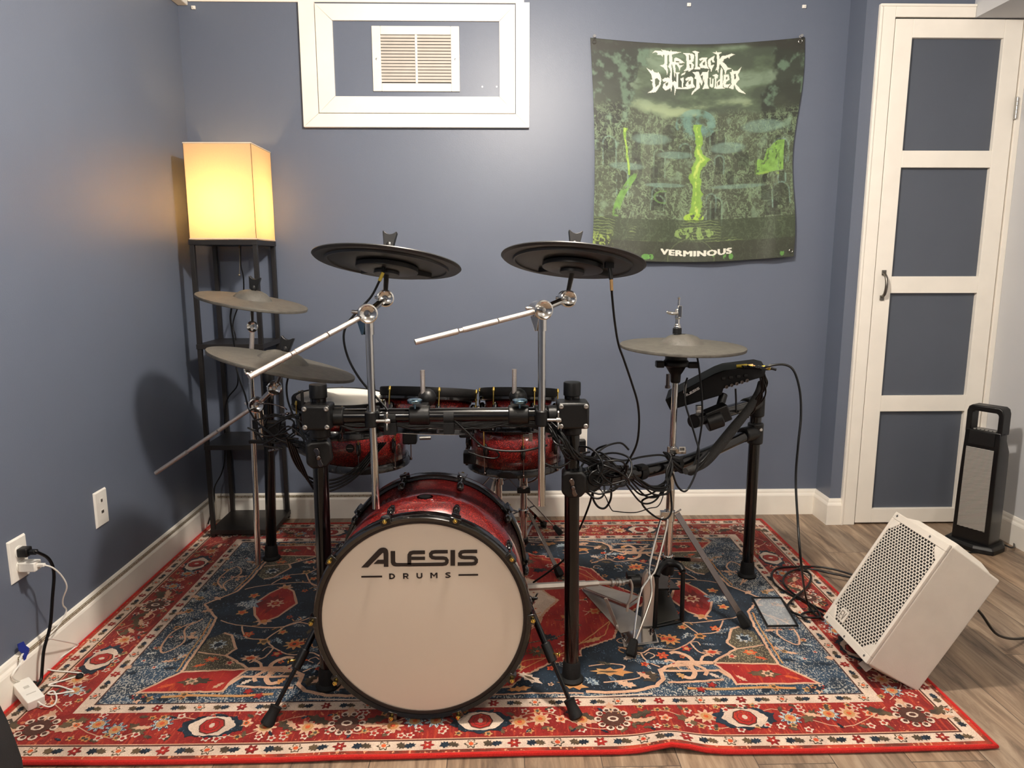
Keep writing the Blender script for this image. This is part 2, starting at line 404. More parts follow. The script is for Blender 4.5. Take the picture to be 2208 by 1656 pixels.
# ---------------- wall plates
def plate_left(name, label, y, z, w=.072, h=.118):
    t = thing(name, label, 'wall plate', (XL, y, z-h/2))
    g = G(); g.hexa([(XL, y-w/2, z-h/2), (XL+.006, y-w/2+.004, z-h/2+.004), (XL+.006, y+w/2-.004, z-h/2+.004), (XL, y+w/2, z-h/2), (XL, y-w/2, z+h/2), (XL+.006, y-w/2+.004, z+h/2-.004), (XL+.006, y+w/2-.004, z+h/2-.004), (XL, y+w/2, z+h/2)])
    g.build('cover_plate', white_p, t, smooth=0, bevel=.001)
    return t
slot_m = mat('socket_slot', (60, 54, 48), .6)
oy, oz = 1.817, .361
t = plate_left('power_outlet', 'white power outlet low on the left wall with a black plug in it', oy, oz)
for dz in (.0195, -.0195):
    g = G(); g.lathe([(.017, 0), (.017, .0015), (.016, .002)], (XL+.006, oy, oz+dz), (1, 0, 0), 24); o = g.build('receptacle', white_p, t)
    g = G()
    for dy in (-.0065, .0065): g.box((XL+.0082, oy+dy, oz+dz+.003), (.0008, .002, .008))
    g.tube((XL+.0079, oy, oz+dz-.008), (XL+.0085, oy, oz+dz-.008), .0025, seg=10); g.build('slot', slot_m, o)
py_, pz_ = 2.2185, .361
t = plate_left('data_wall_plate', 'white phone and network jack plate on the left wall nearer the lamp', py_, pz_)
for jz, js, pw_ in ((.024, .018, .009), (-.013, .020, .013)):
    g = G(); g.box((XL+.0065, py_, pz_+jz), (.001, js, .019)); o = g.build('jack', white_p, t, bevel=.0004)
    g = G(); g.box((XL+.0073, py_-.001, pz_+jz+.001), (.001, pw_, .009)); g.build('port', slot_m, o, smooth=0)
# outlet at the back wall behind the rack post, partly hidden
ob = aY(1262, 950, YB)
t = thing('power_outlet', 'white wall outlet on the back wall behind the right front rack post', 'wall plate', (ob.x, YB, ob.z-.06))
g = G(); g.box((ob.x-.028, YB-.003, ob.z), (.072, .006, .118)); g.build('cover_plate', white_p, t, bevel=.002)
for dz in (.0195, -.0195):
    g = G(); g.lathe([(.017, 0), (.017, .0015), (.016, .002)], (ob.x-.028, YB-.006, ob.z+dz), (0, -1, 0), 24); g.build('receptacle', white_p, t)
ab = aY(1256, 960, YB-.02)
g = G(); g.box((ab.x-.01, YB-.026, ab.z+.0), (.045, .036, .055)); 
tag(g.build('power_adapter', black_p, bevel=.004), 'black plug-in power adapter on the back wall outlet behind the rack', 'power adapter')
# ================================================================ RUG
RX0, RX1, RY0, RY1 = -1.258, 1.178, 1.484, 3.006
RCX, RCY = -.045, 2.247
def weave(name, c1, c2=None, speck=None, amt=.5, sc=300, abrash=None):
    m = bpy.data.materials.new(name); m.use_nodes = True; N, L, b = nodes(m)
    tc = N.new('ShaderNodeTexCoord')
    def noise_(scale, detail=2, mapping=None):
        n = N.new('ShaderNodeTexNoise'); n.inputs['Scale'].default_value = scale; n.inputs['Detail'].default_value = detail
        if mapping:
            mp = N.new('ShaderNodeMapping'); mp.inputs['Scale'].default_value = mapping[:3]; mp.inputs['Rotation'].default_value = (0, 0, mapping[3]); L.new(tc.outputs['Object'], mp.inputs[0]); L.new(mp.outputs[0], n.inputs['Vector'])
        else: L.new(tc.outputs['Object'], n.inputs['Vector'])
        return n
    def ramp(fac, a, ca, bpos, cb):
        r = N.new('ShaderNodeValToRGB'); E = r.color_ramp.elements; E[0].position = a; E[0].color = (*ca, 1); E[1].position = bpos; E[1].color = (*cb, 1); L.new(fac, r.inputs[0]); return r
    n1 = noise_(14, 3); r1 = ramp(n1.outputs['Fac'], .42, srgb(c1), .6, srgb(c2 or c1))
    out = r1.outputs[0]
    if abrash:
        n = noise_(9, 4, (14, 1.6, 1, abrash[2])); r = N.new('ShaderNodeMapRange'); r.inputs[1].default_value = abrash[1]; r.inputs[2].default_value = abrash[1]+.06; L.new(n.outputs['Fac'], r.inputs[0])
        mx = N.new('ShaderNodeMix'); mx.data_type = 'RGBA'; L.new(r.outputs[0], mx.inputs[0]); L.new(out, mx.inputs[6]); mx.inputs[7].default_value = (*srgb(abrash[0]), 1); out = mx.outputs[2]
    if speck:
        n = noise_(sc, 2, (1, .55, 1, .5)); n3 = noise_(11, 2)
        ad = N.new('ShaderNodeMath'); ad.operation = 'MULTIPLY_ADD'; ad.inputs[1].default_value = .28; L.new(n3.outputs['Fac'], ad.inputs[0]); L.new(n.outputs['Fac'], ad.inputs[2])
        r = N.new('ShaderNodeMapRange'); r.inputs[1].default_value = amt+.14; r.inputs[2].default_value = amt+.17; L.new(ad.outputs[0], r.inputs[0])
        mx = N.new('ShaderNodeMix'); mx.data_type = 'RGBA'; L.new(r.outputs[0], mx.inputs[0]); L.new(out, mx.inputs[6]); mx.inputs[7].default_value = (*srgb(speck), 1); out = mx.outputs[2]
    nf = noise_(450, 2); mr = N.new('ShaderNodeMapRange'); mr.inputs[1].default_value = .25; mr.inputs[2].default_value = .75; mr.inputs[3].default_value = .72; mr.inputs[4].default_value = 1.25; L.new(nf.outputs['Fac'], mr.inputs[0])
    mx = N.new('ShaderNodeVectorMath'); mx.operation = 'SCALE'; L.new(out, mx.inputs[0]); L.new(mr.outputs[0], mx.inputs['Scale']); L.new(mx.outputs[0], b.inputs['Base Color'])
    b.inputs['Roughness'].default_value = .95; b.inputs['Sheen Weight'].default_value = .15; b.inputs['Specular IOR Level'].default_value = .15
    bp = N.new('ShaderNodeBump'); bp.inputs['Strength'].default_value = .5; bp.inputs['Distance'].default_value = .0015; L.new(nf.outputs['Fac'], bp.inputs['Height']); L.new(bp.outputs[0], b.inputs['Normal'])
    return m
RM = {}
def rm(k, *a, **kw): RM[k] = (len(RM), weave('rug_'+k, *a, **kw))
rm('binding', 'b0201b'); rm('rust', 'a83a22', '5f2a1c', speck='c98a64', amt=.62, sc=120)
rm('cream', 'd3bca8', 'c2aa98'); rm('line', '4a2a20'); rm('red', '771815', '8c211a', abrash=('9c3420', .55, .35), speck='b86a48', amt=.66, sc=150)
rm('navy', '111b26', '1a2836', speck='46586a', amt=.66, sc=220); rm('blue', '2a4054', '1c2a38', speck='a09c94', amt=.545, sc=260)
rm('olive', '4a4234', '39322a', speck='8d8468', amt=.56, sc=260); rm('peach', 'cda386', 'bf9377'); rm('tan', 'b58a5a', 'bd7c46')
rm('redp', '8c1a18', '9e241c', abrash=('a83a1e', .57, .2), speck='c07a58', amt=.71, sc=140); rm('brown', '5c4a34', '3a3026'); rm('orange', 'c85a2c', 'b84828')
rm('grey', '9fa8aa', 'c4beb2', speck='31475c', amt=.5, sc=300); rm('dkred', '6d1a18', '8c201c')
rg = G()
RZ = .010
def wave(x, y):
    e = y-RY0
    k = math.exp(-(e/.09)**2)
    return .011*k*math.exp(-((x-.415)/.055)**2) + .003*k*math.exp(-((x+.36)/.08)**2) + .0015*k*math.sin(x*9)*0+.0005
def wy(x, y):
    e = y-RY0; k = math.exp(-(e/.12)**2)
    return y + k*(.012*math.exp(-((x-.40)/.07)**2) - .006*math.exp(-((x+.9)/.3)**2) + .004*math.sin(x*5+1))
def rpt(x, y, L=0): return V((x, wy(x, y), RZ+wave(x, y)+L*.00028))
def grid_rect(x0, x1, y0, y1, m, step=.03):
    nx = max(1, int((x1-x0)/step)); ny = max(1, int((y1-y0)/step)); b = len(rg.v)
    for j in range(ny+1):
        for i in range(nx+1): rg.v.append(rpt(x0+(x1-x0)*i/nx, y0+(y1-y0)*j/ny))
    for j in range(ny):
        for i in range(nx):
            a = b+j*(nx+1)+i; rg.face((a, a+1, a+nx+2, a+nx+1), RM[m][0])
def ring_band(d0, d1, m):
    a, b, c, d = RX0+d0, RX1-d0, RY0+d0, RY1-d0; A, B, C_, D = RX0+d1, RX1-d1, RY0+d1, RY1-d1
    grid_rect(a, b, c, C_, m); grid_rect(a, b, D, d, m); grid_rect(a, A, C_, D, m); grid_rect(B, b, C_, D, m)
for d0, d1, m in ((.010, .021, 'rust'), (.021, .054, 'cream'), (.054, .059, 'line'), (.059, .062, 'peach'), (.062, .180, 'red'), (.180, .214, 'cream'), (.214, .218, 'line')): ring_band(d0, d1, m)
grid_rect(RX0+.218, RX1-.218, RY0+.218, RY1-.218, 'blue')
_k = 0
def ribbon(P, w, m, L, amp=.0006):
    global _k; _k = (_k+1) % 37
    b = len(rg.v); n = len(P)
    for i in range(n):
        a = V(P[max(0, i-1)][:2]); c = V(P[min(n-1, i+1)][:2]); d = (c-a).normalized(); q = V(P[i][:2]); k = 1.0
        if 0 < i < n-1: k = 1/max(.5, d.dot((c-q).normalized()))
        nn = V((-d.y, d.x))*w/2*k; z1 = noise.noise(V((q.x*130, q.y*130, 1)))*amp*2
        for s in (1, -1): e = q+nn*s*(1+z1/w*2*s); rg.v.append(rpt(e.x, e.y, L+_k*.02))
    for i in range(n-1): rg.face((b+2*i+1, b+2*i+3, b+2*i+2, b+2*i), RM[m][0])
def dense(P, step=.012):
    out = []
    for i in range(len(P)-1):
        a, b = V(P[i][:2]), V(P[i+1][:2]); k = max(1, int((b-a).length/step))
        for j in range(k): out.append(a.lerp(b, j/k))
    return out+[V(P[-1][:2])]
def wob(pts, amp=.0016, step=.006, seed=0):
    out = []; n = len(pts)
    for i in range(n):
        a = V((pts[i][0], pts[i][1])); b = V((pts[(i+1) % n][0], pts[(i+1) % n][1])); k = max(1, int((b-a).length/step))
        for j in range(k):
            p = a.lerp(b, j/k); q = noise.noise_vector(V((p.x*170+seed, p.y*170, seed*.7)))
            out.append((p.x+q.x*amp*1.6, p.y+q.y*amp*1.6))
    return out
def shape(pts, m, L=1, amp=.0016, seed=0, step=.006):
    P = wob(pts, amp*(2.0 if step < .01 else 1.3), step, seed)
    ar = sum(P[i-1][0]*P[i][1]-P[i][0]*P[i-1][1] for i in range(len(P)))
    if ar < 0: P = P[::-1]
    global _k; _k = (_k+1) % 37
    rg.poly([rpt(x, y, L+_k*.02) for x, y in P], RM[m][0])
def quad(pts, m, L=1, amp=.0016, both=True):
    """mirror a figure in the four quarters of the rug; pts relative to the centre"""
    for sx in (1, -1):
        for sy in (1, -1): shape([(RCX+p[0]*sx, RCY+p[1]*sy) for p in pts], m, L, amp, seed=sx+2*sy)
def line4(pts, w, m, L=2, amp=.0012):
    for sx in (1, -1):
        for sy in (1, -1): ribbon(dense([(RCX+p[0]*sx, RCY+p[1]*sy) for p in pts]), w, m, L, .0016)
def sy2(p):  return list(p)
# --- field
FP = [(0, .532), (.277, .522), (.40, .528), (.497, .49), (.50, .43), (.572, .40), (.656, .393), (.838, .401), (.847, .191), (.86, .095), (.936, 0)]
full = [(x, y) for x, y in FP] + [(x, -y) for x, y in FP[::-1][1:]] + [(-x, -y) for x, y in FP[1:]] + [(-x, y) for x, y in FP[::-1][1:-1]]
shape([(RCX+x, RCY+y) for x, y in full], 'navy', 1)
quad([(.656, .393), (.838, .403), (.913, .498), (.688, .498), (.683, .45)], 'redp', 3)
for q in ([(.656, .393), (.838, .403), (.913, .498), (.688, .498), (.683, .45), (.656, .393)],): line4(q, .0075, 'peach', 4)
quad([(.656, .390), (.836, .399), (.833, .225), (.80, .19), (.77, .205), (.73, .285), (.745, .32)], 'olive', 3)
line4([(.656, .390), (.745, .32), (.73, .285), (.77, .205), (.80, .19)], .008, 'peach', 4)
line4([(.838, .401), (.847, .191), (.86, .095), (.936, 0)], .008, 'peach', 4); line4([(.852, .401), (.861, .198), (.872, .10)], .005, 'tan', 4)
line4([(.745, .32), (.80, .31), (.835, .30)], .006, 'peach', 4)
line4([(.277, .522), (.34, .527), (.41, .522), (.47, .50), (.495, .47), (.497, .425), (.56, .385), (.656, .390)], .012, 'peach', 4)
line4([(.497, .43), (.60, .432), (.66, .43), (.684, .47)], .010, 'peach', 4)
quad([(.51, .432), (.655, .432), (.662, .455), (.64, .475), (.53, .478), (.508, .458)], 'navy', 3)
line4([(.505, .485), (.60, .482), (.66, .474)], .009, 'peach', 4)
line4([(0, .532), (.12, .525), (.27, .528)], .006, 'peach', 3)
# --- medallion
MP = [(0, .58), (.05, .55), (.076, .503), (.123, .439), (.15, .42), (.193, .384), (.233, .382), (.233, .36), (.287, .347), (.289, .313), (.34, .285), (.398, .251), (.43, .16), (.48, .09), (.56, 0)]
def mfull(P): return [(x, y) for x, y in P] + [(x, -y) for x, y in P[::-1][1:]] + [(-x, -y) for x, y in P[1:]] + [(-x, y) for x, y in P[::-1][1:-1]]
MPc = [(x, min(y, .50)) for x, y in MP]
shape([(RCX+x, RCY+y) for x, y in mfull(MPc)], 'peach', 2)
shape([(RCX+x*.985, RCY+y*.985) for x, y in mfull(MPc)], 'redp', 3)
shape([(RCX+x*.45, RCY+y*.62) for x, y in mfull(MPc)], 'peach', 4)
shape([(RCX+x*.43, RCY+y*.60) for x, y in mfull(MPc)], 'cream', 5)
shape([(RCX+x*.25, RCY+y*.36) for x, y in mfull(MPc)], 'redp', 6)
shape([(RCX+x*.12, RCY+y*.18) for x, y in mfull(MPc)], 'navy', 7)
# --- motifs
def flower(cx, cy, r, m1, m2, L=3, n=6, inner=.45, ph=0, sq=1.0, mc=None):
    P = []
    for i in range(n*6):
        a = 2*pi*i/(n*6)+ph; rr = r*(.78+.22*math.cos(n*(a-ph)))
        P.append((cx+rr*math.cos(a), cy+rr*sq*math.sin(a)))
    shape(P, m1, L, .001, seed=cx*9+cy, step=.02)
    shape([(cx+r*inner*math.cos(2*pi*i/8), cy+r*inner*sq*math.sin(2*pi*i/8)) for i in range(8)], m2, L+1, .0008, step=.02)
    if mc: shape([(cx+r*inner*.45*math.cos(2*pi*i/6), cy+r*inner*.45*sq*math.sin(2*pi*i/6)) for i in range(6)], mc, L+2, .0005, step=.02)
def leaf(cx, cy, l, w, ang, m, L=3, teeth=True):
    if teeth: P = [(-1, 0), (-.55, .45), (-.5, .95), (-.1, .55), (.1, 1), (.3, .5), (.7, .6), (.65, .2), (1, 0), (.65, -.25), (.7, -.65), (.3, -.5), (.05, -1), (-.1, -.5), (-.5, -.9), (-.55, -.4)]
    else: P = [(-1, 0), (-.5, .7), (.1, 1), (.6, .6), (1, 0), (.6, -.6), (.1, -1), (-.5, -.7)]
    c, s = math.cos(ang), math.sin(ang)
    shape([(cx+p[0]*l*c-p[1]*w*s, cy+p[0]*l*s+p[1]*w*c) for p in P], m, L, .001, seed=cx*7+cy*3, step=.03)
# guard-band running motifs: flower / two-tone leaf pair
def run(x0, y0, x1, y1, n, r, start=0):
    d = V((x1-x0, y1-y0)); ang = math.atan2(d.y, d.x)
    u = d.normalized(); pv = V((-u.y, u.x))
    for i in range(n):
        p = V((x0, y0))+d*((i+.5)/n)
        k = (i+start) % 4
        if k == 0: flower(p.x, p.y, r*.95, 'dkred', 'redp', n=6, mc='cream')
        elif k == 2: flower(p.x, p.y, r*.95, 'brown', 'cream', n=6, mc='redp'); flower(p.x, p.y, r*.72, 'cream', 'orange', L=4, n=6, inner=.5)
        else:
            s = 1 if k == 1 else -1
            leaf(p.x-u.x*r*.55, p.y-u.y*r*.55, r*.8, r*.72, ang+s*.4, 'navy' if s > 0 else 'brown')
            leaf(p.x+u.x*r*.6, p.y+u.y*r*.6, r*.85, r*.62, ang-s*.3, 'brown' if s > 0 else 'navy')
d = .0375
run(RX0+d, RY0+d, RX1-d, RY0+d, 46, .0175); run(RX0+d, RY1-d, RX1-d, RY1-d, 46, .0175)
run(RX0+d, RY0+d+.03, RX0+d, RY1-d-.03, 28, .0155, 1); run(RX1-d, RY0+d+.03, RX1-d, RY1-d-.03, 28, .0155, 1)
d = .197
run(RX0+d, RY0+d, RX1-d, RY0+d, 38, .0155, 1); run(RX0+d, RY1-d, RX1-d, RY1-d, 38, .0155, 1)
run(RX0+d, RY0+d+.03, RX0+d, RY1-d-.03, 21, .0155, 2); run(RX1-d, RY0+d+.03, RX1-d, RY1-d-.03, 21, .0155, 2)
# main border: octagon medallions and rosettes with vines and small flowers
def octo(cx, cy, ang=0, s=1):
    c, sn = math.cos(ang), math.sin(ang)
    def P(l, w, n=16, sp=0): return [(cx+(l*(1+sp*(i % 2))*math.cos(2*pi*i/n))*c-(w*(1+sp*(i % 2))*math.sin(2*pi*i/n))*sn, cy+(l*(1+sp*(i % 2))*math.cos(2*pi*i/n))*sn+(w*(1+sp*(i % 2))*math.sin(2*pi*i/n))*c) for i in range(n)]
    shape(P(.060*s, .034*s, 20, .16), 'navy', 3, .002); shape(P(.05*s, .033*s, 12, -.08), 'cream', 4, .0012)
    shape(P(.027*s, .027*s, 8), 'line', 5, .0004); shape(P(.024*s, .024*s, 8), 'redp', 6, .0004)
    shape(P(.017*s, .017*s, 8), 'line', 7, .0004); shape(P(.0155*s, .0155*s, 8), 'redp', 8, .0003); shape(P(.006*s, .008*s, 6), 'cream', 9, .0003)
def rosette(cx, cy, ang=0, s=1):
    for k in (-1, 1):
        leaf(cx+k*.055*s*math.cos(ang)-.016*math.sin(ang), cy+k*.055*s*math.sin(ang)+.016*math.cos(ang), .03*s, .012*s, ang+.5*k, 'brown', 3)
        leaf(cx+k*.05*s*math.cos(ang)+.008*math.sin(ang), cy+k*.05*s*math.sin(ang)-.008*math.cos(ang), .026*s, .008*s, ang, 'peach', 3)
    leaf(cx-.034*s*math.sin(ang), cy+.034*s*math.cos(ang), .02*s, .012*s, ang+pi/2, 'peach', 3)
    flower(cx, cy, .034*s, 'line', 'line', 4, n=10)
    for i in range(10):
        a = 2*pi*i/10
        px, py = cx+.0275*s*math.cos(a), cy+.0275*s*math.sin(a)
        shape([(px+.0085*s*math.cos(a+da)*f, py+.0085*s*math.sin(a+da)*f) for da, f in ((0, 1), (.8, 1), (1.6, .9), (2.6, .7), (pi, .5), (-2.6, .7), (-1.6, .9), (-.8, 1))], 'cream', 6, .0004)
        shape([(px+.0045*s*math.cos(a+da), py+.0045*s*math.sin(a+da)) for da in (0, 1.2, 2.5, -2.5, -1.2)], 'line', 7, .0002)
    shape([(cx+.011*s*math.cos(2*pi*i/8), cy+.008*s*math.sin(2*pi*i/8)) for i in range(8)], 'cream', 7, .0004)
    shape([(cx+.0065*s*math.cos(2*pi*i/8), cy+.0045*s*math.sin(2*pi*i/8)) for i in range(8)], 'line', 8, .0003)
def vine(pts, w, m, L=2):
    P = catmull([V((p[0], p[1], 0)) for p in pts], 5)
    ribbon(P, w, m, L, .0012)
def border(ax, sgn):
    # ax 0: along x at the front/back; 1: along y at the sides
    half = 1.095 if ax == 0 else .636
    off = .640 if ax == 0 else 1.097
    def P(t, w): return (RCX+t, RCY+sgn*(off+w)) if ax == 0 else (RCX+sgn*(off+w), RCY+t)
    ang = 0 if ax == 0 else pi/2
    ts = [(0, 'o'), (.33, 'r'), (.66, 'o'), (-.33, 'r'), (-.66, 'o')] if ax == 0 else [(0, 'r'), (.33, 'o'), (-.33, 'o')]
    for t, k in ts:
        x, y = P(t, 0); octo(x, y, ang, 1.18) if k == 'o' else rosette(x, y, ang, 1.32)
    rr = random.Random(ax*3+sgn)
    t = -half+.10
    while t < half-.09:
        near = min(abs(t-q[0]) for q in ts)
        if near > .075:
            w = rr.uniform(-.012, .012)
            x, y = P(t, w); k = rr.random()
            if k < .4: flower(x, y, .029, 'grey' if k < .2 else 'peach', 'tan', 3, n=9, inner=.5, mc='orange')
            elif k < .7: leaf(x, y, .036, .016, ang+rr.uniform(-1, 1), 'brown', 3); leaf(x+.01, y+.004, .026, .009, ang+rr.uniform(-1, 1), 'peach', 4)
            else: flower(x, y, .017, 'peach', 'orange', 3, n=5, mc='olive')
        for q in range(4):
            w = rr.choice((-1, 1))*rr.uniform(.026, .050); x, y = P(t+rr.uniform(-.026, .026), w); k = rr.random()
            if k < .35: flower(x, y, .012, 'cream', 'redp', 3, n=5)
            elif k < .6: leaf(x, y, .014, .007, rr.uniform(0, 3), 'brown', 3)
            elif k < .85: flower(x, y, .011, 'tan', 'olive', 3, n=5)
            else: leaf(x, y, .012, .005, rr.uniform(0, 3), 'navy', 3)
        t += .052
    n = 14
    V_ = [P(-half+.06+i*(2*half-.12)/n, .040 if i % 2 else -.034) for i in range(n+1)]
    vine(V_, .0026, 'peach', 2)
for sgn in (1, -1): border(0, sgn); border(1, sgn)
for sx in (1, -1):
    for sy in (1, -1): rosette(RCX+sx*1.085, RCY+sy*.640, 0 if sy < 0 else pi, 1.4)
# field flowers (mirrored)
def f4(x, y, *a, **k):
    for sx in ((1, -1) if abs(x) > .01 else (1,)):
        for sy in ((1, -1) if abs(y) > .01 else (1,)): flower(RCX+sx*x, RCY+sy*y, *a, **k)
def l4(x, y, l, w, ang, m, L=5, teeth=True):
    for sx in (1, -1):
        for sy in (1, -1): leaf(RCX+sx*x, RCY+sy*y, l, w, (ang if sx*sy > 0 else pi-ang), m, L, teeth)
def v4(pts, w=.005, m='peach', L=3):
    for sx in (1, -1):
        for sy in (1, -1): vine([(RCX+sx*p[0], RCY+sy*p[1]) for p in pts], w, m, L)
f4(.564, .262, .033, 'tan', 'orange', 4, n=9, mc='brown'); f4(.669, .336, .03, 'peach', 'orange', 4, n=8, sq=.6, mc='redp')
f4(.52, .35, .02, 'orange', 'redp', 4, n=6, mc='tan'); f4(.62, .19, .016, 'tan', 'orange', 4, n=5); f4(.70, .12, .026, 'peach', 'tan', 4, n=6); f4(.79, .06, .02, 'tan', 'orange', 4, n=5)
f4(.66, .245, .02, 'tan', 'brown', 4, n=5); f4(.60, .315, .017, 'redp', 'tan', 4, n=5); f4(.72, .20, .018, 'orange', 'tan', 4, n=5, mc='redp')
v4([(.535, .405), (.575, .40), (.60, .395), (.655, .392)], .016, 'peach', 5); v4([(.60, .395), (.595, .36), (.565, .335), (.545, .34)], .013, 'peach', 5); v4([(.585, .40), (.59, .44), (.575, .465), (.555, .46)], .014, 'peach', 5); v4([(.60, .398), (.625, .43), (.615, .455)], .011, 'peach', 5); v4([(.56, .40), (.535, .375), (.52, .385)], .010, 'peach', 5); v4([(.62, .392), (.635, .36), (.66, .35)], .008, 'peach', 5)
l4(.36, .43, .06, .022, .08, 'tan', 4); l4(.35, .43, .03, .005, .05, 'brown', 5, False); l4(.245, .49, .045, .02, .3, 'tan', 4); l4(.10, .505, .035, .013, -.2, 'tan', 4); l4(.46, .455, .03, .03, 1.2, 'brown', 4); l4(.445, .45, .025, .012, .8, 'peach', 5)
l4(.39, .49, .03, .016, .4, 'peach', 4); l4(.30, .475, .026, .018, .8, 'grey', 4); l4(.5, .385, .05, .014, .1, 'grey', 4)
l4(.42, .36, .02, .012, -.5, 'cream', 4); l4(.64, .455, .018, .009, .8, 'cream', 5); l4(.55, .455, .02, .012, .9, 'tan', 5)
f4(.79, .26, .028, 'grey', 'navy', 4, n=8); f4(.78, .34, .022, 'orange', 'tan', 4, n=6, sq=.7); f4(.72, .36, .014, 'peach', 'redp', 4, n=5); l4(.80, .37, .02, .008, .4, 'orange', 4)
l4(.78, .45, .05, .02, .1, 'brown', 5); f4(.79, .45, .018, 'peach', 'olive', 6, n=6); l4(.85, .47, .025, .008, .4, 'orange', 5); l4(.71, .47, .02, .008, .9, 'peach', 5)
rq = random.Random(21)
def infield(x, y): return y < .47 and x < .80-(.10 if y > .30 else 0)-(.12 if y > .36 else 0) and not (x < .43 and y < .40*(1-x/.56)+.14)
n_ = 0
while n_ < 70:
    x, y = rq.uniform(.08, .80), rq.uniform(.0, .50)
    if not infield(x, y) and not (x < .5 and .42 < y < .51): continue
    n_ += 1; k = rq.random()
    if k < .25: f4(x, y, rq.uniform(.007, .013), rq.choice(('peach', 'tan', 'cream', 'orange')), rq.choice(('redp', 'brown', 'navy')), 3.5, n=5)
    elif k < .5: l4(x, y, rq.uniform(.012, .026), rq.uniform(.005, .012), rq.uniform(0, 3), rq.choice(('grey', 'brown', 'olive', 'blue')), 2.5)
    elif k < .75: a_ = rq.uniform(0, 6); v4([(x, y), (x+.02*math.cos(a_), y+.02*math.sin(a_)), (x+.03*math.cos(a_+.8), y+.03*math.sin(a_+.8)), (x+.022*math.cos(a_+1.6), y+.022*math.sin(a_+1.6))], .0035, rq.choice(('peach', 'grey', 'tan')), 2.7)
    else: l4(x, y, rq.uniform(.02, .035), rq.uniform(.01, .02), rq.uniform(0, 3), 'blue', 2.3)
for i in range(60):      # clutter in the medallion
    x, y = rq.uniform(.03, .50), rq.uniform(.0, .45)
    if x/.56+y/.50 > .93: continue
    k = rq.random(); L_ = 6 if (x < .22 and y < .25) else 5
    if k < .4: f4(x, y, rq.uniform(.006, .013), rq.choice(('peach', 'tan', 'brown')), rq.choice(('redp', 'navy', 'cream')), L_, n=5)
    elif k < .7: l4(x, y, rq.uniform(.012, .028), rq.uniform(.005, .01), rq.uniform(0, 3), rq.choice(('brown', 'tan', 'dkred', 'navy')), L_)
    else: a_ = rq.uniform(0, 6); v4([(x, y), (x+.02*math.cos(a_), y+.02*math.sin(a_)), (x+.03*math.cos(a_+.9), y+.03*math.sin(a_+.9))], .003, rq.choice(('tan', 'brown', 'peach')), L_)
line4([(x*.93, y*.93) for x, y in MPc], .0035, 'tan', 4)
# red palmette at each end
for sx in (1, -1):
    leaf(RCX+sx*.70, RCY, .075, .135, 0 if sx > 0 else pi, 'peach', 3, False); leaf(RCX+sx*.70, RCY, .066, .124, 0 if sx > 0 else pi, 'redp', 4, False)
    leaf(RCX+sx*.715, RCY, .05, .07, 0, 'dkred', 5); flower(RCX+sx*.70, RCY, .03, 'peach', 'redp', 6, n=8, mc='tan'); leaf(RCX+sx*.78, RCY, .06, .03, 0 if sx > 0 else pi, 'grey', 4)
v4([(.40, .30), (.46, .335), (.50, .31), (.56, .32), (.62, .28), (.66, .235), (.72, .22), (.76, .15)]); v4([(.62, .28), (.63, .33), (.665, .36)]); v4([(.46, .335), (.47, .38), (.5, .41)])
v4([(.30, .40), (.36, .39), (.40, .40), (.385, .43)]); v4([(.33, .48), (.40, .47), (.45, .455)]); v4([(.52, .16), (.58, .13), (.62, .15), (.66, .235)]); v4([(.56, .10), (.64, .16), (.78, .14), (.84, .11)], .0045)
# medallion fillings
f4(.16, .32, .03, 'brown', 'olive', 5, n=9, mc='orange'); f4(.28, .17, .028, 'brown', 'navy', 5, n=8, mc='tan'); f4(.36, .08, .022, 'tan', 'orange', 5, n=6); f4(.10, .40, .02, 'tan', 'olive', 5, n=6); f4(.24, .28, .018, 'cream', 'redp', 5, n=6); f4(.44, .02, .02, 'cream', 'tan', 5, n=6)
l4(.13, .455, .045, .018, .7, 'cream', 5); l4(.13, .455, .02, .006, .7, 'brown', 6, False); l4(.33, .26, .035, .012, -.5, 'tan', 5); l4(.20, .24, .03, .02, .4, 'navy', 6)
v4([(.05, .44), (.12, .37), (.20, .35), (.26, .31), (.34, .22), (.42, .12)], .004, 'tan', 4); v4([(.10, .28), (.18, .26), (.25, .22), (.30, .12)], .005, 'olive', 6)
# blue spandrel speckles
rr = random.Random(5)
for i in range(46):
    x = rr.uniform(.70, .99); y = rr.uniform(.03, .53)
    if x < .86 and y < .42: x = rr.uniform(.87, 1.0)
    if .66 < x < .94 and .385 < y < .51: y = rr.uniform(.512, .53)
    k = rr.random()
    if k < .35: l4(x, y, rr.uniform(.012, .03), rr.uniform(.006, .014), rr.uniform(0, 3), 'peach' if k < .2 else 'grey', 3)
    elif k < .6: f4(x, y, rr.uniform(.008, .016), 'tan', 'brown', 3, n=5)
    elif k < .8: f4(x, y, .008, 'cream', 'redp', 3, n=5)
    else: l4(x, y, .02, .01, rr.uniform(0, 3), 'navy', 3)
v4([(.90, .10), (.93, .16), (.90, .24), (.93, .30), (.955, .27), (.96, .18), (.92, .12)], .006, 'peach', 4)
v4([(.55, .512), (.64, .519), (.75, .514), (.84, .52)], .010, 'tan', 4); v4([(.20, .541), (.3, .544), (.45, .536)], .006, 'cream', 3)
for x, y in ((.62, .50), (.585, .52)): f4(x, y, .014, 'dkred', 'redp', 5, n=5)
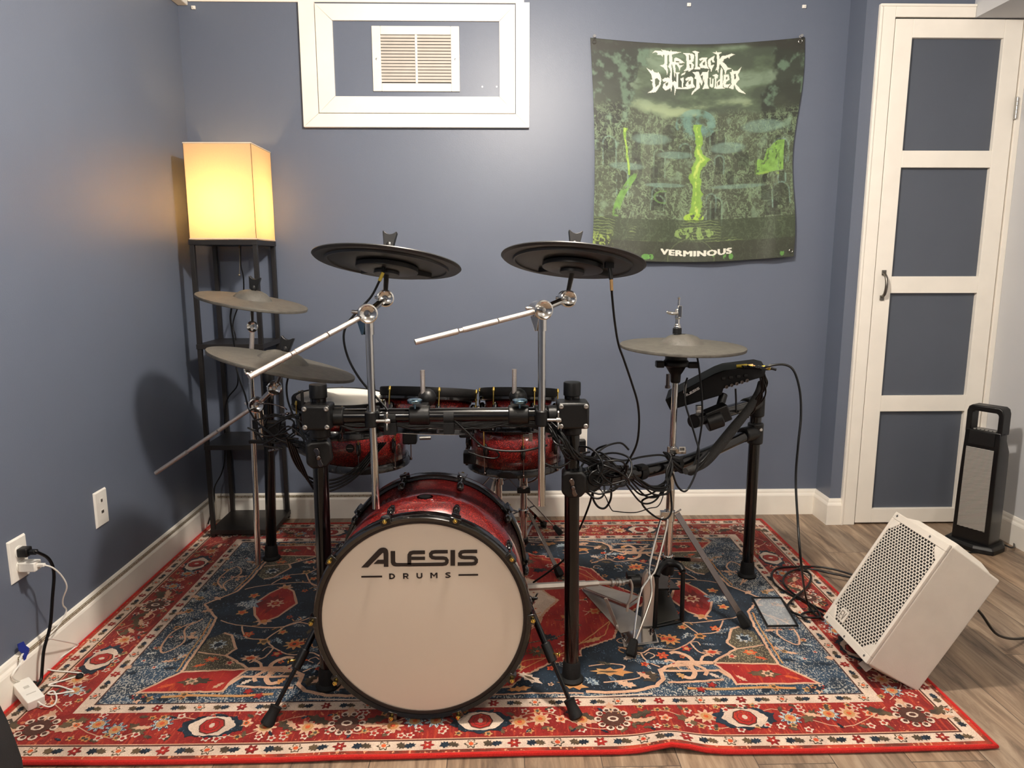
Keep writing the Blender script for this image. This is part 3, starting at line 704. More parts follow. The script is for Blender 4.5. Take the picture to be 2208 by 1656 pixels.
# edge binding and body underneath
zb_ = RZ
def edge(a, b, n=60):
    P = []
    for i in range(n+1):
        x = a[0]+(b[0]-a[0])*i/n; y = a[1]+(b[1]-a[1])*i/n; P.append(V((x, wy(x, y), .0065+wave(x, y)*1.0)))
    return P
o_ = .005
E_ = edge((RX0+o_, RY0+o_), (RX1-o_, RY0+o_))[:-1]+edge((RX1-o_, RY0+o_), (RX1-o_, RY1-o_), 20)[:-1]+edge((RX1-o_, RY1-o_), (RX0+o_, RY1-o_))[:-1]+edge((RX0+o_, RY1-o_), (RX0+o_, RY0+o_), 20)[:-1]
rg.path(E_, .0062, seg=8, sub=1, closed=True, mi=RM['binding'][0])
rg.keepn = True
ml = [None]*len(RM)
for k, (i, m) in RM.items(): ml[i] = m
rug = rg.build('rug', ml, smooth=0, loc=(RCX, RCY, 0))
tag(rug, 'red, cream and navy patterned oriental rug spread under the whole drum kit', 'rug')
# ================================================================ TAPESTRY (printed cloth hung on the back wall)
NU, NV = 460, 500
u = np.linspace(0, 1, NU)[None, :]; v = np.linspace(0, 1, NV)[:, None]      # v: 0 top, 1 bottom
U = np.broadcast_to(u, (NV, NU)); W = np.broadcast_to(v, (NV, NU))
TL, TR, BL, BR = aY(1273, 81, YB-.012), aY(1736, 80, YB-.012), aY(1277, 557, YB-.03), aY(1709, 553, YB-.03)
PX = (1-W)*((1-U)*TL.x+U*TR.x)+W*((1-U)*BL.x+U*BR.x)
PZ = (1-W)*((1-U)*TL.z+U*TR.z)+W*((1-U)*BL.z+U*BR.z)
PZ = PZ - .026*np.sin(pi*U)*(1-W)**1.0 - .020*np.sin(pi*U)*W
PX = PX + .014*np.sin(pi*W)*(1-2*U)*1.0 + .010*np.sin(W*9)*(U > .8)*(U-.8)*5
def wnz(x, y, seed, oct=4):
    """smooth value noise on arrays"""
    out = 0; amp = 1; tot = 0
    for o in range(oct):
        rs = np.random.RandomState(seed+o*17); T = rs.rand(64, 64)
        xi = np.floor(x).astype(int); yi = np.floor(y).astype(int); fx = x-xi; fy = y-yi
        fx = fx*fx*(3-2*fx); fy = fy*fy*(3-2*fy)
        a = T[yi % 64, xi % 64]; b = T[yi % 64, (xi+1) % 64]; c = T[(yi+1) % 64, xi % 64]; d = T[(yi+1) % 64, (xi+1) % 64]
        out = out+amp*((a*(1-fx)+b*fx)*(1-fy)+(c*(1-fx)+d*fx)*fy); tot += amp; amp *= .55; x = x*2.03+11; y = y*2.03+5
    return out/tot
D = .006+.018*W+.006*np.sin(U*pi)*W+.004*np.sin(U*17+W*4)*W+.007*np.exp(-((U-.93+.12*(W-.7))/.045)**2)*W+.003*(wnz(U*5, W*4, 3)-.5)*2*np.sin(pi*U)
PY = YB-.004-D
# ---- colour: a plain generic mossy valley with glowing water, standing in for the printed artwork
R_ = np.zeros((NV, NU, 3))
def rgb(h): return np.array(srgb(h))
n1 = wnz(U*7, W*7, 10, 5); n2 = wnz(U*26, W*26, 20, 4); n3 = wnz(U*60, W*50, 31, 3); ridge = 1-np.abs(2*wnz(U*30+4*n1, W*30+4*n2, 41, 3)-1)
base = rgb('4a5240')[None, None]*(.55+.9*n1[..., None])
base = base*(.7+.7*n2[..., None])
R_[:] = base
def blend(mask, col, k=1.0):
    global R_
    m = np.clip(mask*k, 0, 1)[..., None]; R_ = R_*(1-m)+np.asarray(col)*m
def sm(x, a, b): t = np.clip((x-a)/(b-a), 0, 1); return t*t*(3-2*t)
lines = sm(ridge, .88, .97)
# sky
sky = sm(.36-W+.10*(n1-.5)-.12*np.abs(U-.5), 0, .04)
skc = rgb('4c5a4a')*(.55)+0
blend(sky, rgb('55664f')*1.0, .8)
cl = wnz(U*6+2, W*13, 55, 5)
blend(sky*sm(cl, .45, .7), rgb('8fa58c'), .55); blend(sky*sm(cl, .5, .3), rgb('3a4238'), .7)
blend(sky*sm(W, .2, .33)*sm(cl, .45, .6), rgb('a9b98a'), .6)
# dark cliffs at the top corners
c1 = np.maximum(sm(.28-U-.35*W+.12*(n2-.5), 0, .03)*(W < .5), sm(U-.80+.22*(n1-.5)-.25*(W-.1), 0, .03)*(W < .42))
blend(c1, rgb('2c3129')*(.9), .9); blend(c1*sm(n2, .5, .75), rgb('6f8a72'), .7)
blend(sm(.055-W+.03*n1-.05*np.sin(pi*U), 0, .02), rgb('303029'), .9)
# rock/stone texture below
st = 1-sky
blend(st*lines*sm(W, .2, .4), rgb('8ca67e'), .6); r2 = 1-np.abs(2*wnz(U*70+3*n2, W*60, 77, 2)-1); blend(st*sm(r2, .86, .97), rgb('7d9070'), .45)
bx = np.minimum(np.abs((U*22+.5*np.floor(W*34)) % 1-.5), np.abs((W*34) % 1-.5)); brick = sm(.10-np.abs(.5-bx)*1.0, 0, .05)
blend(st*sm(n1, .5, .6)*brick*sm(W, .3, .4)*(W < .8), rgb('1c211a'), .6)
blend(st*sm(n2, .58, .8)*(W < .8), rgb('86a084'), .5)
def arch(cx, cy, w, h, col='7c9a86', dark='14170f', th=.012):
    dx = (U-cx)/(w/2); top = cy-h/2
    ins = ((np.abs(dx) < 1) & (W > top+w*.45) & (W < cy+h/2)) | ((((U-cx)/(w/2))**2+((W-(top+w*.45))/(w*.5))**2 < 1) & (W <= top+w*.45))
    w2 = w+2*th
    o = ((np.abs((U-cx)/(w2/2)) < 1) & (W > top+w*.45) & (W < cy+h/2)) | ((((U-cx)/(w2/2))**2+((W-(top+w*.45))/(w*.5+th))**2 < 1) & (W <= top+w*.45))
    ang = np.arctan2(W-(top+w*.45), U-cx); vo = (np.sin(ang*16) > -.8)*.5+.5
    blend((o & ~ins)*1.0*(.5+.6*n2)*vo*sm(n3, .3, .55), rgb(col), .65); blend(ins*1.0*sm(n2, .3, .5), rgb(dark)*(.6+.8*n2[..., None]), .6)
rs = random.Random(23)
for i in range(26):          # random hollows in the rocks
    cx = rs.uniform(.04, .96); cy = rs.uniform(.40, .78)
    if abs(cx-.51) > .05: arch(cx, cy, rs.uniform(.03, .08), rs.uniform(.06, .15), rs.choice(('6f8f80', '5d7050', '7c9a80', '86a898', '566a48')), th=.008)
for cx, cy, rx, ry in ((.28, .43, .11, .03), (.83, .38, .12, .035), (.40, .50, .10, .02), (.66, .47, .10, .03), (.16, .56, .1, .02), (.72, .65, .16, .012), (.35, .64, .12, .012)):
    e = ((U-cx)/rx)**2+((W-cy)/ry)**2; blend(sm(1-e, 0, .6)*(.4+.7*n3), rgb('86a898'), .55)
blend((((U-.5)/.10)**2+((W-.36)/.07)**2 < 1)*sm(n2, .35, .6), rgb('6f9a90'), .6)
# stream of glowing water
def stream(P, wd, col='86b044', hi='c4d868'):
    ys = [p[1] for p in P]; xs = [p[0] for p in P]; ws = wd if isinstance(wd, (list, tuple)) else [wd]*len(P)
    cxs = np.interp(W, ys, xs); ww = np.interp(W, ys, ws)
    d = np.abs(U-cxs+.012*(n2-.5))/ww; m = sm(1.15-d-1.1*(n3-.5)-.8*(n2-.5), 0, .3)*(W > ys[0])*(W < ys[-1]); blend(m, rgb(col)*(.75+.5*n3[..., None]), .95); blend(m*sm(.45-d, 0, .2)*sm(n3, .45, .6), rgb(hi), .8)
stream([(.505, .36), (.52, .445), (.515, .49), (.535, .52), (.51, .555), (.50, .60), (.515, .64), (.515, .70), (.51, .775)], [.02, .014, .02, .034, .022, .026, .024, .026, .028])
blend((((U-.50)/.05)**2+((W-.79)/.022)**2 < 1)*sm(ridge, .6, .8), rgb('a7cf45'), .9)
stream([(.150, .385), (.155, .46), (.168, .56), (.172, .60)], [.009, .005, .006, .005])
cx = .21-.10*np.sin(np.clip((W-.585)/.21, 0, 1)*pi/2); m = (np.abs(U-cx) < .018-.012*sm(.62-W, 0, .04)) & (W > .588) & (W < .795); blend(m*sm(n2, .25, .45), rgb('6fa048')*(.6+.8*n3[..., None]), .85)
tri = (W-.46+.05*(n2-.5) > (.93-U)*.62+.12*(n1-.5)) & (W < .60+.10*(.82-U)) & (U > .80) & (U < .95) & (W > .45); blend(tri*sm(ridge, .45, .75), rgb('7fae4c')*(.6+.8*n3[..., None]), .85)
blend((np.abs(W-.605-.01*np.sin(U*20)) < .006)*(U > .80)*(U < .93)*sm(n2, .4, .5), rgb('96b850'), .6)
m = np.abs(((U-.345)/.045)**2+((W-.695)/.028)**2-1) < .25; blend(m*(U < .36)*1.0, rgb('6f9a50')*1.0, .5)
# lake bed and foreground
lake = (W > .80) & (W < .905); wv = np.abs(np.sin(W*240+6*n1+4*n2)); blend(lake*1.0, rgb('3a4530'), .75); blend(lake*sm(wv, .9, 1)*sm(n1, .4, .5), rgb('8aa060'), .7)
blend((((U-.50)/.10)**2+((W-.865)/.03)**2 < 1)*sm(ridge, .7, .9), rgb('8fae62'), .8)
fg = W > .905; blend(fg*1.0, rgb('35382c')*(.7+.6*n1[..., None]), .85)
e = np.abs(((U-.49)/.115)**2+((W-.99)/.10)**2-1) < .04; blend(e*1.0, rgb('5d6b48'), .8)
for cx, w in ((.265, .022), (.29, .014), (.60, .012), (.66, .010), (.69, .012), (.94, .01), (.10, .02)):
    blend((((U-cx)/w)**2+((W-.978)/.014)**2 < 1)*sm(n3, .4, .5), rgb('6fae52'), .7)
blend(sm(.09-U+.05*n1, 0, .03)*sm(W, .85, .9)*sm(ridge, .8, .95), rgb('a3bb5c'), .8)
# lettering, hand cut: each letter a set of outlines traced in a 2208 x 1248 frame
def inpoly(P, X, Y):
    c = np.zeros(X.shape, bool); n = len(P); j = n-1
    for i in range(n):
        xi, yi = P[i]; xj, yj = P[j]
        if yi != yj: c ^= ((yi > Y) != (yj > Y)) & (X < (xj-xi)*(Y-yi)/(yj-yi)+xi)
        j = i
    return c
LT = [
 [(145, 262), (205, 210), (300, 215), (370, 235), (330, 195), (440, 215), (530, 235), (538, 180), (550, 235), (640, 240), (750, 255), (590, 290), (560, 300), (558, 440), (600, 450), (600, 380), (640, 355), (720, 390), (820, 470), (690, 480), (715, 520), (800, 510), (730, 560), (710, 630), (690, 560), (650, 500), (620, 500), (625, 640), (605, 780), (590, 640), (560, 500), (545, 500), (548, 790), (500, 745), (520, 640), (500, 570), (470, 540), (500, 480), (500, 300), (465, 300), (450, 500), (465, 640), (450, 710), (430, 620), (370, 550), (300, 512), (380, 495), (400, 460), (400, 310), (370, 290), (365, 350), (330, 300), (250, 300), (260, 265), (220, 240)],
 [(775, 275), (900, 270), (990, 290), (1020, 320), (1000, 440), (960, 460), (1010, 500), (1000, 590), (960, 610), (900, 655), (890, 620), (790, 640), (850, 580), (860, 500), (850, 340), (830, 300)],
 [(970, 235), (1050, 230), (1125, 255), (1095, 280), (1090, 545), (1150, 560), (1140, 600), (1015, 600), (1040, 560), (1040, 290)],
 [(1110, 400), (1180, 360), (1300, 360), (1270, 400), (1290, 530), (1330, 590), (1250, 580), (1150, 570), (1120, 510), (1180, 440), (1210, 400), (1140, 430)],
 [(1310, 400), (1370, 360), (1445, 320), (1420, 400), (1450, 460), (1400, 460), (1380, 400), (1360, 430), (1370, 520), (1440, 500), (1400, 570), (1370, 665), (1360, 600), (1310, 540), (1300, 450)],
 [(1400, 260), (1470, 255), (1480, 210), (1490, 255), (1600, 255), (1540, 290), (1540, 400), (1590, 330), (1700, 310), (1790, 275), (1865, 290), (1760, 340), (1745, 380), (1720, 350), (1640, 390), (1620, 440), (1590, 430), (1680, 500), (1720, 560), (1805, 575), (1700, 610), (1665, 715), (1650, 620), (1600, 550), (1550, 480), (1530, 600), (1520, 670), (1500, 610), (1460, 620), (1490, 540), (1490, 300)],
 [(20, 550), (130, 620), (135, 580), (180, 640), (250, 660), (260, 635), (300, 690), (330, 790), (310, 900), (250, 990), (200, 1050), (30, 1060), (130, 1000), (150, 960), (130, 870), (145, 840), (90, 795), (140, 800), (120, 690)],
 [(345, 800), (400, 765), (480, 760), (520, 800), (500, 900), (520, 960), (470, 1000), (410, 1025), (350, 960), (370, 890), (450, 830), (370, 850)],
 [(500, 745), (548, 790), (555, 860), (600, 830), (640, 860), (640, 960), (600, 1130), (595, 960), (570, 900), (550, 940), (530, 1055), (510, 960)],
 [(625, 655), (720, 660), (680, 700), (680, 960), (760, 970), (830, 955), (1000, 970), (870, 1005), (720, 1000), (625, 990), (640, 900), (640, 700)],
 [(725, 785), (800, 760), (790, 850), (780, 965), (750, 965), (755, 850), (730, 810)], [(730, 730), (760, 690), (835, 650), (815, 700)],
 [(825, 800), (880, 760), (960, 745), (1000, 780), (990, 880), (1040, 970), (950, 960), (880, 975), (830, 920), (860, 860), (930, 800), (850, 830)],
 [(975, 655), (1110, 650), (1160, 780), (1190, 860), (1200, 720), (1140, 735), (1190, 660), (1290, 650), (1330, 595), (1310, 690), (1300, 900), (1330, 990), (1190, 1000), (1230, 900), (1220, 800), (1170, 930), (1130, 860), (1130, 980), (1020, 1060), (955, 1130), (970, 1060), (1060, 970), (1060, 800), (1020, 790), (1040, 720)],
 [(1330, 775), (1372, 762), (1366, 880), (1385, 905), (1398, 880), (1396, 790), (1428, 780), (1424, 950), (1385, 972), (1340, 935), (1345, 800)],
 [(1395, 722), (1480, 690), (1522, 722), (1502, 792), (1484, 770), (1482, 950), (1500, 985), (1436, 985), (1450, 940), (1448, 745)],
 [(1580, 560), (1610, 600), (1620, 960), (1680, 985), (1480, 990), (1450, 985), (1500, 950), (1490, 850), (1560, 790), (1560, 640)],
 [(1640, 700), (1740, 700), (1760, 800), (1690, 850), (1680, 900), (1780, 890), (1720, 970), (1640, 960), (1620, 860), (1640, 780)],
 [(1760, 650), (1800, 650), (1815, 585), (1840, 630), (1920, 620), (2005, 540), (1960, 650), (1930, 700), (1970, 790), (1900, 870), (1900, 900), (1980, 980), (2105, 1090), (1960, 1050), (1900, 1000), (1860, 900), (1840, 1000), (1740, 970), (1800, 900), (1790, 720)],
]
HL = [[(905, 315), (930, 300), (945, 400), (915, 430)], [(920, 490), (960, 500), (950, 570), (920, 575)], [(1195, 470), (1240, 440), (1240, 520), (1200, 520)], [(630, 430), (690, 430), (720, 455), (640, 460)],
      [(190, 780), (240, 760), (290, 820), (270, 900), (200, 950)], [(410, 880), (470, 850), (460, 920), (420, 940)], [(890, 850), (950, 820), (940, 900), (900, 910)], [(1510, 870), (1555, 820), (1560, 900), (1520, 930)], [(1680, 760), (1710, 740), (1710, 790), (1680, 810)], [(1850, 690), (1890, 680), (1890, 780), (1860, 800)]]
def tuv(px, py):
    return ((px-1273-(py-80)*.003)/(462-(py-80)*.058), (py-80-20*np.sin(pi*np.clip((px-1275)/450, 0, 1)))/474)
def paint(P, col):
    Q = [tuv(1390+x/9.6, 90+y/9.6) for x, y in P]
    blend(inpoly(Q, U, W)*1.0, rgb(col))
for P in LT: paint(P, 'f4f2e2')
for P in HL: paint(P, '55604c')
# title at the foot
vs, fs = text_polys('VERMINOUS', 1, 0, 1.08)
xa = min(p[0] for p in vs); xb = max(p[0] for p in vs); ya = min(p[1] for p in vs); yb_ = max(p[1] for p in vs)
m = np.zeros(U.shape, bool)
for f in fs:
    Q = []
    for i in f:
        x = (vs[i][0]-xa)/(xb-xa); y = (vs[i][1]-ya)/(yb_-ya)
        Q.append((.337+x*.352, .974-.026*y-.004*math.sin(x*pi)*0-.012+.010*math.sin(pi*x)))
    m |= inpoly(Q, U, W)
for k_ in (1, 2): m = m | np.roll(m, k_, 1) | (np.roll(m, 1, 0) if k_ == 1 else m)
blend(m*1.0, rgb('f0eede'))
# build the mesh
nv = NU*NV
co = np.stack([PX, PY, PZ], -1).reshape(-1, 3)
tl = V((float(PX[-1].mean()), YB-.02, float(PZ[-1].mean())))
co = co-np.array(tl)
idx = np.arange(nv).reshape(NV, NU)
q = np.stack([idx[:-1, :-1], idx[1:, :-1], idx[1:, 1:], idx[:-1, 1:]], -1).reshape(-1, 4)
me = bpy.data.meshes.new('tapestry'); me.vertices.add(nv); me.vertices.foreach_set('co', co.ravel().astype(np.float32))
me.loops.add(q.size); me.loops.foreach_set('vertex_index', q.ravel().astype(np.int32)); me.polygons.add(len(q)); me.polygons.foreach_set('loop_start', np.arange(0, q.size, 4, dtype=np.int32))
me.update(calc_edges=True); me.validate()
ca = me.color_attributes.new('print', 'FLOAT_COLOR', 'POINT')
rgba = np.concatenate([np.clip(R_, 0, 1).reshape(-1, 3), np.ones((nv, 1))], 1); ca.data.foreach_set('color', rgba.ravel().astype(np.float32))
me.shade_smooth()
tm = mat('printed_cloth', 'ffffff', .55, sheen=.2); N, L, b = nodes(tm)
at_ = N.new('ShaderNodeAttribute'); at_.attribute_name = 'print'
for l in list(b.inputs['Base Color'].links): L.remove(l)
hs = N.new('ShaderNodeHueSaturation'); hs.inputs['Value'].default_value = .82; hs.inputs['Saturation'].default_value = 1.0
L.new(at_.outputs['Color'], hs.inputs['Color']); L.new(hs.outputs[0], b.inputs['Base Color'])
me.materials.append(tm)
tap = thing('tapestry', 'dark green printed cloth tapestry with white band lettering, pinned to the back wall', 'tapestry', tl)
oc = bpy.data.objects.new('printed_cloth', me); COL.objects.link(oc); oc.parent = tap; ORG[oc.name] = tl
sd = oc.modifiers.new('thickness', 'SOLIDIFY'); sd.thickness = .0012; sd.offset = -1
def cpt(uu, vv): 
    i = int(uu*(NU-1)); j = int(vv*(NV-1)); return V((PX[j, i], PY[j, i], PZ[j, i]))
for uu, vv in ((.018, .018), (.980, .018), (.022, .972), (.984, .972)):
    p = cpt(uu, vv); g = G(); R0 = []
    for a in range(12): R0.append(p+V((math.cos(2*pi*a/12)*.0075, -.002, math.sin(2*pi*a/12)*.0075)))
    g.path(R0, .0022, seg=6, sub=1, closed=True); g.build('grommet', mat('grommet_metal', (120, 118, 112), .35, metal=.8), tap)
pin_m = mat('clear_plastic', (225, 225, 225), .12, trans=.7)
for uu, lab in ((.018, 'clear push pin holding the tapestry corner nearest the window hatch'), (.980, 'clear push pin holding the tapestry corner nearest the door')):
    p = cpt(uu, .0)+V((0, 0, .004)); g = G()
    g.lathe([(.0065, .0), (.0065, .002), (.004, .004), (.0035, .010), (.006, .014), (.006, .016)], (p.x, p.y-.001, p.z), (0, -1, 0), 16)
    g.tube((p.x, p.y-.001, p.z), (p.x, YB+.004, p.z), .0006, seg=6)
    tag(g.build('push_pin', pin_m), lab, 'push pin', 'push pins holding the tapestry')
# ================================================================ SHELF LAMP in the corner
wood_b = mat('black_wood', (26, 23, 22), .42, noise_amt=.15, noise_scale=30)
lx0, lx1, ly0, ly1 = -1.192, -.932, 2.845, 3.085
lp = thing('shelf_floor_lamp', 'tall black open shelf floor lamp with glowing square fabric shade, in the left corner', 'floor lamp', ((lx0+lx1)/2, (ly0+ly1)/2, RZ+.0012))
zb0 = RZ+.0012
for x, y in ((lx0, ly0), (lx1, ly0), (lx0, ly1), (lx1, ly1)):
    sx = 1 if x == lx0 else -1; sy = 1 if y == ly0 else -1
    g = G(); g.bb(x, x+sx*.017, y, y+sy*.017, zb0, 1.226); g.build('leg', wood_b, lp, smooth=0, bevel=.001)
for z in (.034, .395, .808, 1.216):
    g = G(); g.bb(lx0-.002, lx1+.002, ly0-.002, ly1+.002, z-.010, z+.010); g.build('shelf', wood_b, lp, smooth=0, bevel=.001)
sh = bpy.data.materials.new('shade_fabric'); sh.use_nodes = True; N, L, b = nodes(sh); N.remove(b)
out = [n for n in N if n.type == 'OUTPUT_MATERIAL'][0]
df = N.new('ShaderNodeBsdfDiffuse'); tr = N.new('ShaderNodeBsdfTranslucent'); mx = N.new('ShaderNodeMixShader')
tc = N.new('ShaderNodeTexCoord'); nz = N.new('ShaderNodeTexNoise'); nz.inputs['Scale'].default_value = 250
L.new(tc.outputs['Object'], nz.inputs['Vector']); mr = N.new('ShaderNodeMapRange'); mr.inputs[3].default_value = .94; mr.inputs[4].default_value = 1.04; L.new(nz.outputs['Fac'], mr.inputs[0])
vm = N.new('ShaderNodeVectorMath'); vm.operation = 'SCALE'; vm.inputs[0].default_value = (.80, .70, .54); L.new(mr.outputs[0], vm.inputs['Scale'])
L.new(vm.outputs[0], df.inputs['Color']); L.new(vm.outputs[0], tr.inputs['Color']); mx.inputs[0].default_value = .72
L.new(df.outputs[0], mx.inputs[1]); L.new(tr.outputs[0], mx.inputs[2]); L.new(mx.outputs[0], out.inputs['Surface'])
g = G(); z0, z1 = 1.2265, 1.590; x0, x1, y0, y1 = lx0-.001+.004, lx1+.001-.001, ly0+.001, ly1-.001
t_ = .0015
for a in range(4):
    c = [(x0, y0), (x1, y0), (x1, y1), (x0, y1)]; p, q = c[a], c[(a+1) % 4]
    g.face([len(g.v)+i for i in range(4)]); g.v += [V((*p, z0)), V((*q, z0)), V((*q, z1)), V((*p, z1))]
so = g.build('lamp_shade', sh, lp, smooth=0); sd = so.modifiers.new('t', 'SOLIDIFY'); sd.thickness = .0012
hem = mat('shade_hem', (236, 222, 200), .7)
for z in (z0+.003, z1-.003):
    g = G()
    for a in range(4):
        c = [(x0, y0), (x1, y0), (x1, y1), (x0, y1)]; p, q = c[a], c[(a+1) % 4]; g.tube((*p, z), (*q, z), .0022, seg=8)
    g.build('shade_hem', hem, so)
g = G(); g.tube(((lx0+lx1)/2-.0, (ly0+ly1)/2, 1.226), ((lx0+lx1)/2, (ly0+ly1)/2, 1.30), .018, seg=16); g.build('lamp_socket', black_p, lp)
bm_ = mat('bulb_glow', (255, 214, 150), .4, emis=(255, 208, 142), estr=85)
g = G(); g.lathe([(.012, 0), (.014, .02), (.030, .055), (.033, .075), (.026, .10), (.008, .112), (.001, .113)], ((lx0+lx1)/2, (ly0+ly1)/2, 1.30), (0, 0, 1), 20); g.build('bulb', bm_, lp)
# pull chain, bracket and cord under the shade
g = G(); c0 = aY(515, 524, 2.93); g.tube(c0+V((-.03, 0, 0)), c0+V((.004, 0, 0)), .003, seg=8); g.tube(c0, c0+V((.001, 0, -.02)), .0025, seg=8); g.build('switch_bracket', mat('aged_brass', (120, 100, 70), .4, metal=.8), lp)
g = G(); pc = [aY(*p, 2.94) for p in ((516, 530), (517, 565), (516, 593))]; g.path(pc, .0009, seg=6); g.sphere(pc[-1], .0045); g.build('pull_chain', mat('chain', (150, 140, 120), .4, metal=.8), lp)
g = G(); cp = [aY(519, 530, 2.97), aY(519, 570, 2.97), aY(525, 600, 2.97), aY(524, 640, 2.98), aY(512, 665, 3.0), aY(502, 700, 3.0), aY(508, 728, 3.0), aY(510, 790, 3.02), aY(512, 830, 3.03), aY(490, 862, 3.05), aY(484, 915, 3.06), aY(485, 985, 3.06), aY(478, 1020, 3.03), aY(463, 1050, 3.0)]
cp += [V((-1.225, 2.98, .12)), V((-1.245, 2.95, .03))]
g.path(cp, .0028, seg=8); g.build('power_cord', cable_m, lp)
# ================================================================ LED strip on the baseboard, cords, charger, tape
led = bpy.data.materials.new('led_strip'); led.use_nodes = True; N, L, b = nodes(led)
tc = N.new('ShaderNodeTexCoord'); sp = N.new('ShaderNodeSeparateXYZ'); L.new(tc.outputs['Object'], sp.inputs[0])
ad = N.new('ShaderNodeMath'); ad.operation = 'ADD'; L.new(sp.outputs[0], ad.inputs[0]); L.new(sp.outputs[1], ad.inputs[1])
cb = N.new('ShaderNodeCombineXYZ'); L.new(ad.outputs[0], cb.inputs[0]); L.new(sp.outputs[2], cb.inputs[1])
br = N.new('ShaderNodeTexBrick'); br.offset = .5; br.inputs['Scale'].default_value = 1; br.inputs['Brick Width'].default_value = .033; br.inputs['Row Height'].default_value = .006; br.inputs['Mortar Size'].default_value = .0016
br.inputs['Color1'].default_value = (*srgb((222, 212, 196)), 1); br.inputs['Color2'].default_value = (*srgb((196, 186, 164)), 1); br.inputs['Mortar'].default_value = (*srgb((120, 108, 84)), 1)
L.new(cb.outputs[0], br.inputs[0]); L.new(br.outputs['Color'], b.inputs['Base Color']); b.inputs['Roughness'].default_value = .3
g = G(); g.bb(XL+.0085, XL+.0115, 1.76, YB-.02, .0985, .1095); g.bb(XL+.02, .20, YB-.0115, YB-.0085, .0985, .1095)
tag(g.build('led_light_strip', led, smooth=0), 'unlit adhesive light strip stuck along the top of the baseboards round the left corner', 'light strip')
# black plug and lead in the upper receptacle
t = thing('power_lead', 'thick black power cord plugged into the left wall outlet, hanging down to the rug', 'power cord', (XL+.01, oy, .02))
g = G(); g.box((XL+.021, oy, oz+.0195), (.026, .026, .024)); g.box((XL+.044, oy-.001, oz+.019), (.022, .014, .013)); g.build('plug', black_p, t, bevel=.003)
P = [V((XL+.05, oy-.002, oz+.019)), aX(78, 1190, -1.212), aX(105, 1205, -1.205), aX(116, 1235, -1.205), aX(113, 1290, -1.215), aX(108, 1350, -1.225), aX(95, 1400, -1.235), aX(91, 1440, -1.24)]
P.append(V((-1.24, 1.80, .022))); P.append(V((-1.238, 1.775, .017)))
g = G(); g.path(P, .0042, seg=10, sub=8); g.build('lead', cable_m, t)
# white charger block and lead
t = thing('usb_charger', 'white cube charger in the lower socket with a thin white cable trailing over the rug', 'charger', (XL+.01, oy, oz-.035))
g = G(); g.box((XL+.030, oy, oz-.0195), (.044, .030, .026)); g.build('charger_block', white_p, t, bevel=.003)
g = G(); g.box((XL+.060, oy, oz-.018), (.020, .010, .009)); g.build('cable_plug', white_p, t, bevel=.002)
z_ = RZ+.0042
P = [V((XL+.068, oy, oz-.018)), aX(115, 1225, -1.195), aX(134, 1243, -1.19), aX(144, 1265, -1.19), aX(136, 1290, -1.21), aX(136, 1305, -1.22), aX(143, 1318, -1.225), aX(125, 1350, -1.235), aX(104, 1372, -1.245), aX(110, 1377, -1.225)]
P += [aZ(168, 1390, z_), aZ(160, 1397, z_), aZ(106, 1437, z_), aZ(110, 1445, z_), aZ(150, 1449, z_), aZ(178, 1453, z_), aZ(150, 1463, z_), aZ(105, 1477, z_), aZ(130, 1480, z_), aZ(158, 1490, z_), aZ(150, 1492, z_), aZ(115, 1497, z_), aZ(103, 1495, z_), aZ(115, 1490, z_), aZ(122, 1503, z_), aZ(118, 1518, z_), aZ(105, 1524, z_+.004), aZ(90, 1519, z_+.008), aZ(80, 1511, .030)]
g = G(); g.path(P, .0021, seg=8, sub=8, mi=0); g.build('cable', white_p, t)
# white controller brick leaning at the wall
c = [aZ(28, 1477, .052), aZ(92, 1503, .030)]
p0 = V((-1.252, 1.742, .046)); p1 = V((-1.185, 1.690, .030)); ax = (p1-p0).normalized(); sd_ = V((-ax.y, ax.x, 0)).normalized(); up = ax.cross(sd_)
if up.z < 0: up = -up
t = thing('light_strip_controller', 'white rectangular controller brick lying on the rug edge against the left baseboard', 'controller', (-1.215, 1.715, .012))
g = G(); g.box((p0+p1)/2+V((0, 0, -.004)), ((p1-p0).length+.012, .040, .026), (ax, sd_, up)); g.build('case', white_p, t, smooth=0, bevel=.002)
g = G(); cc = (p0+p1)/2+V((0, 0, -.004))+up*.0133
g.box(cc-ax*.012, (.010, .012, .0004), (ax, sd_, up)); g.box(cc+ax*.018, (.003, .022, .0004), (ax, sd_, up)); g.build('printed_mark', mat('pale_grey_print', (190, 186, 178), .5), t, smooth=0)
P = [p0+V((-.004, .006, 0)), aX(26, 1462, -1.256), aX(30, 1448, -1.254), aX(42, 1432, -1.253), aX(43, 1420, -1.256), aX(48, 1410, -1.262)]
g = G(); g.path(P, .0016, seg=8, sub=6); g.path([p+V((.003, 0, .001)) for p in P], .0016, seg=8, sub=6); g.build('lead', white_p, t)
# blue painter's tape
q = [aX(*p, XL+.0125) for p in ((37, 1389), (50, 1383), (55, 1392), (62, 1397), (62, 1405), (57, 1415), (52, 1431), (48, 1410), (40, 1403))]
g = G(); g.rings([q, [p+V((.0012, 0, 0)) for p in q]]); tag(g.build('tape_strip', blue_m, smooth=0), "torn blue masking tape holding a white wire on the left baseboard", 'tape')
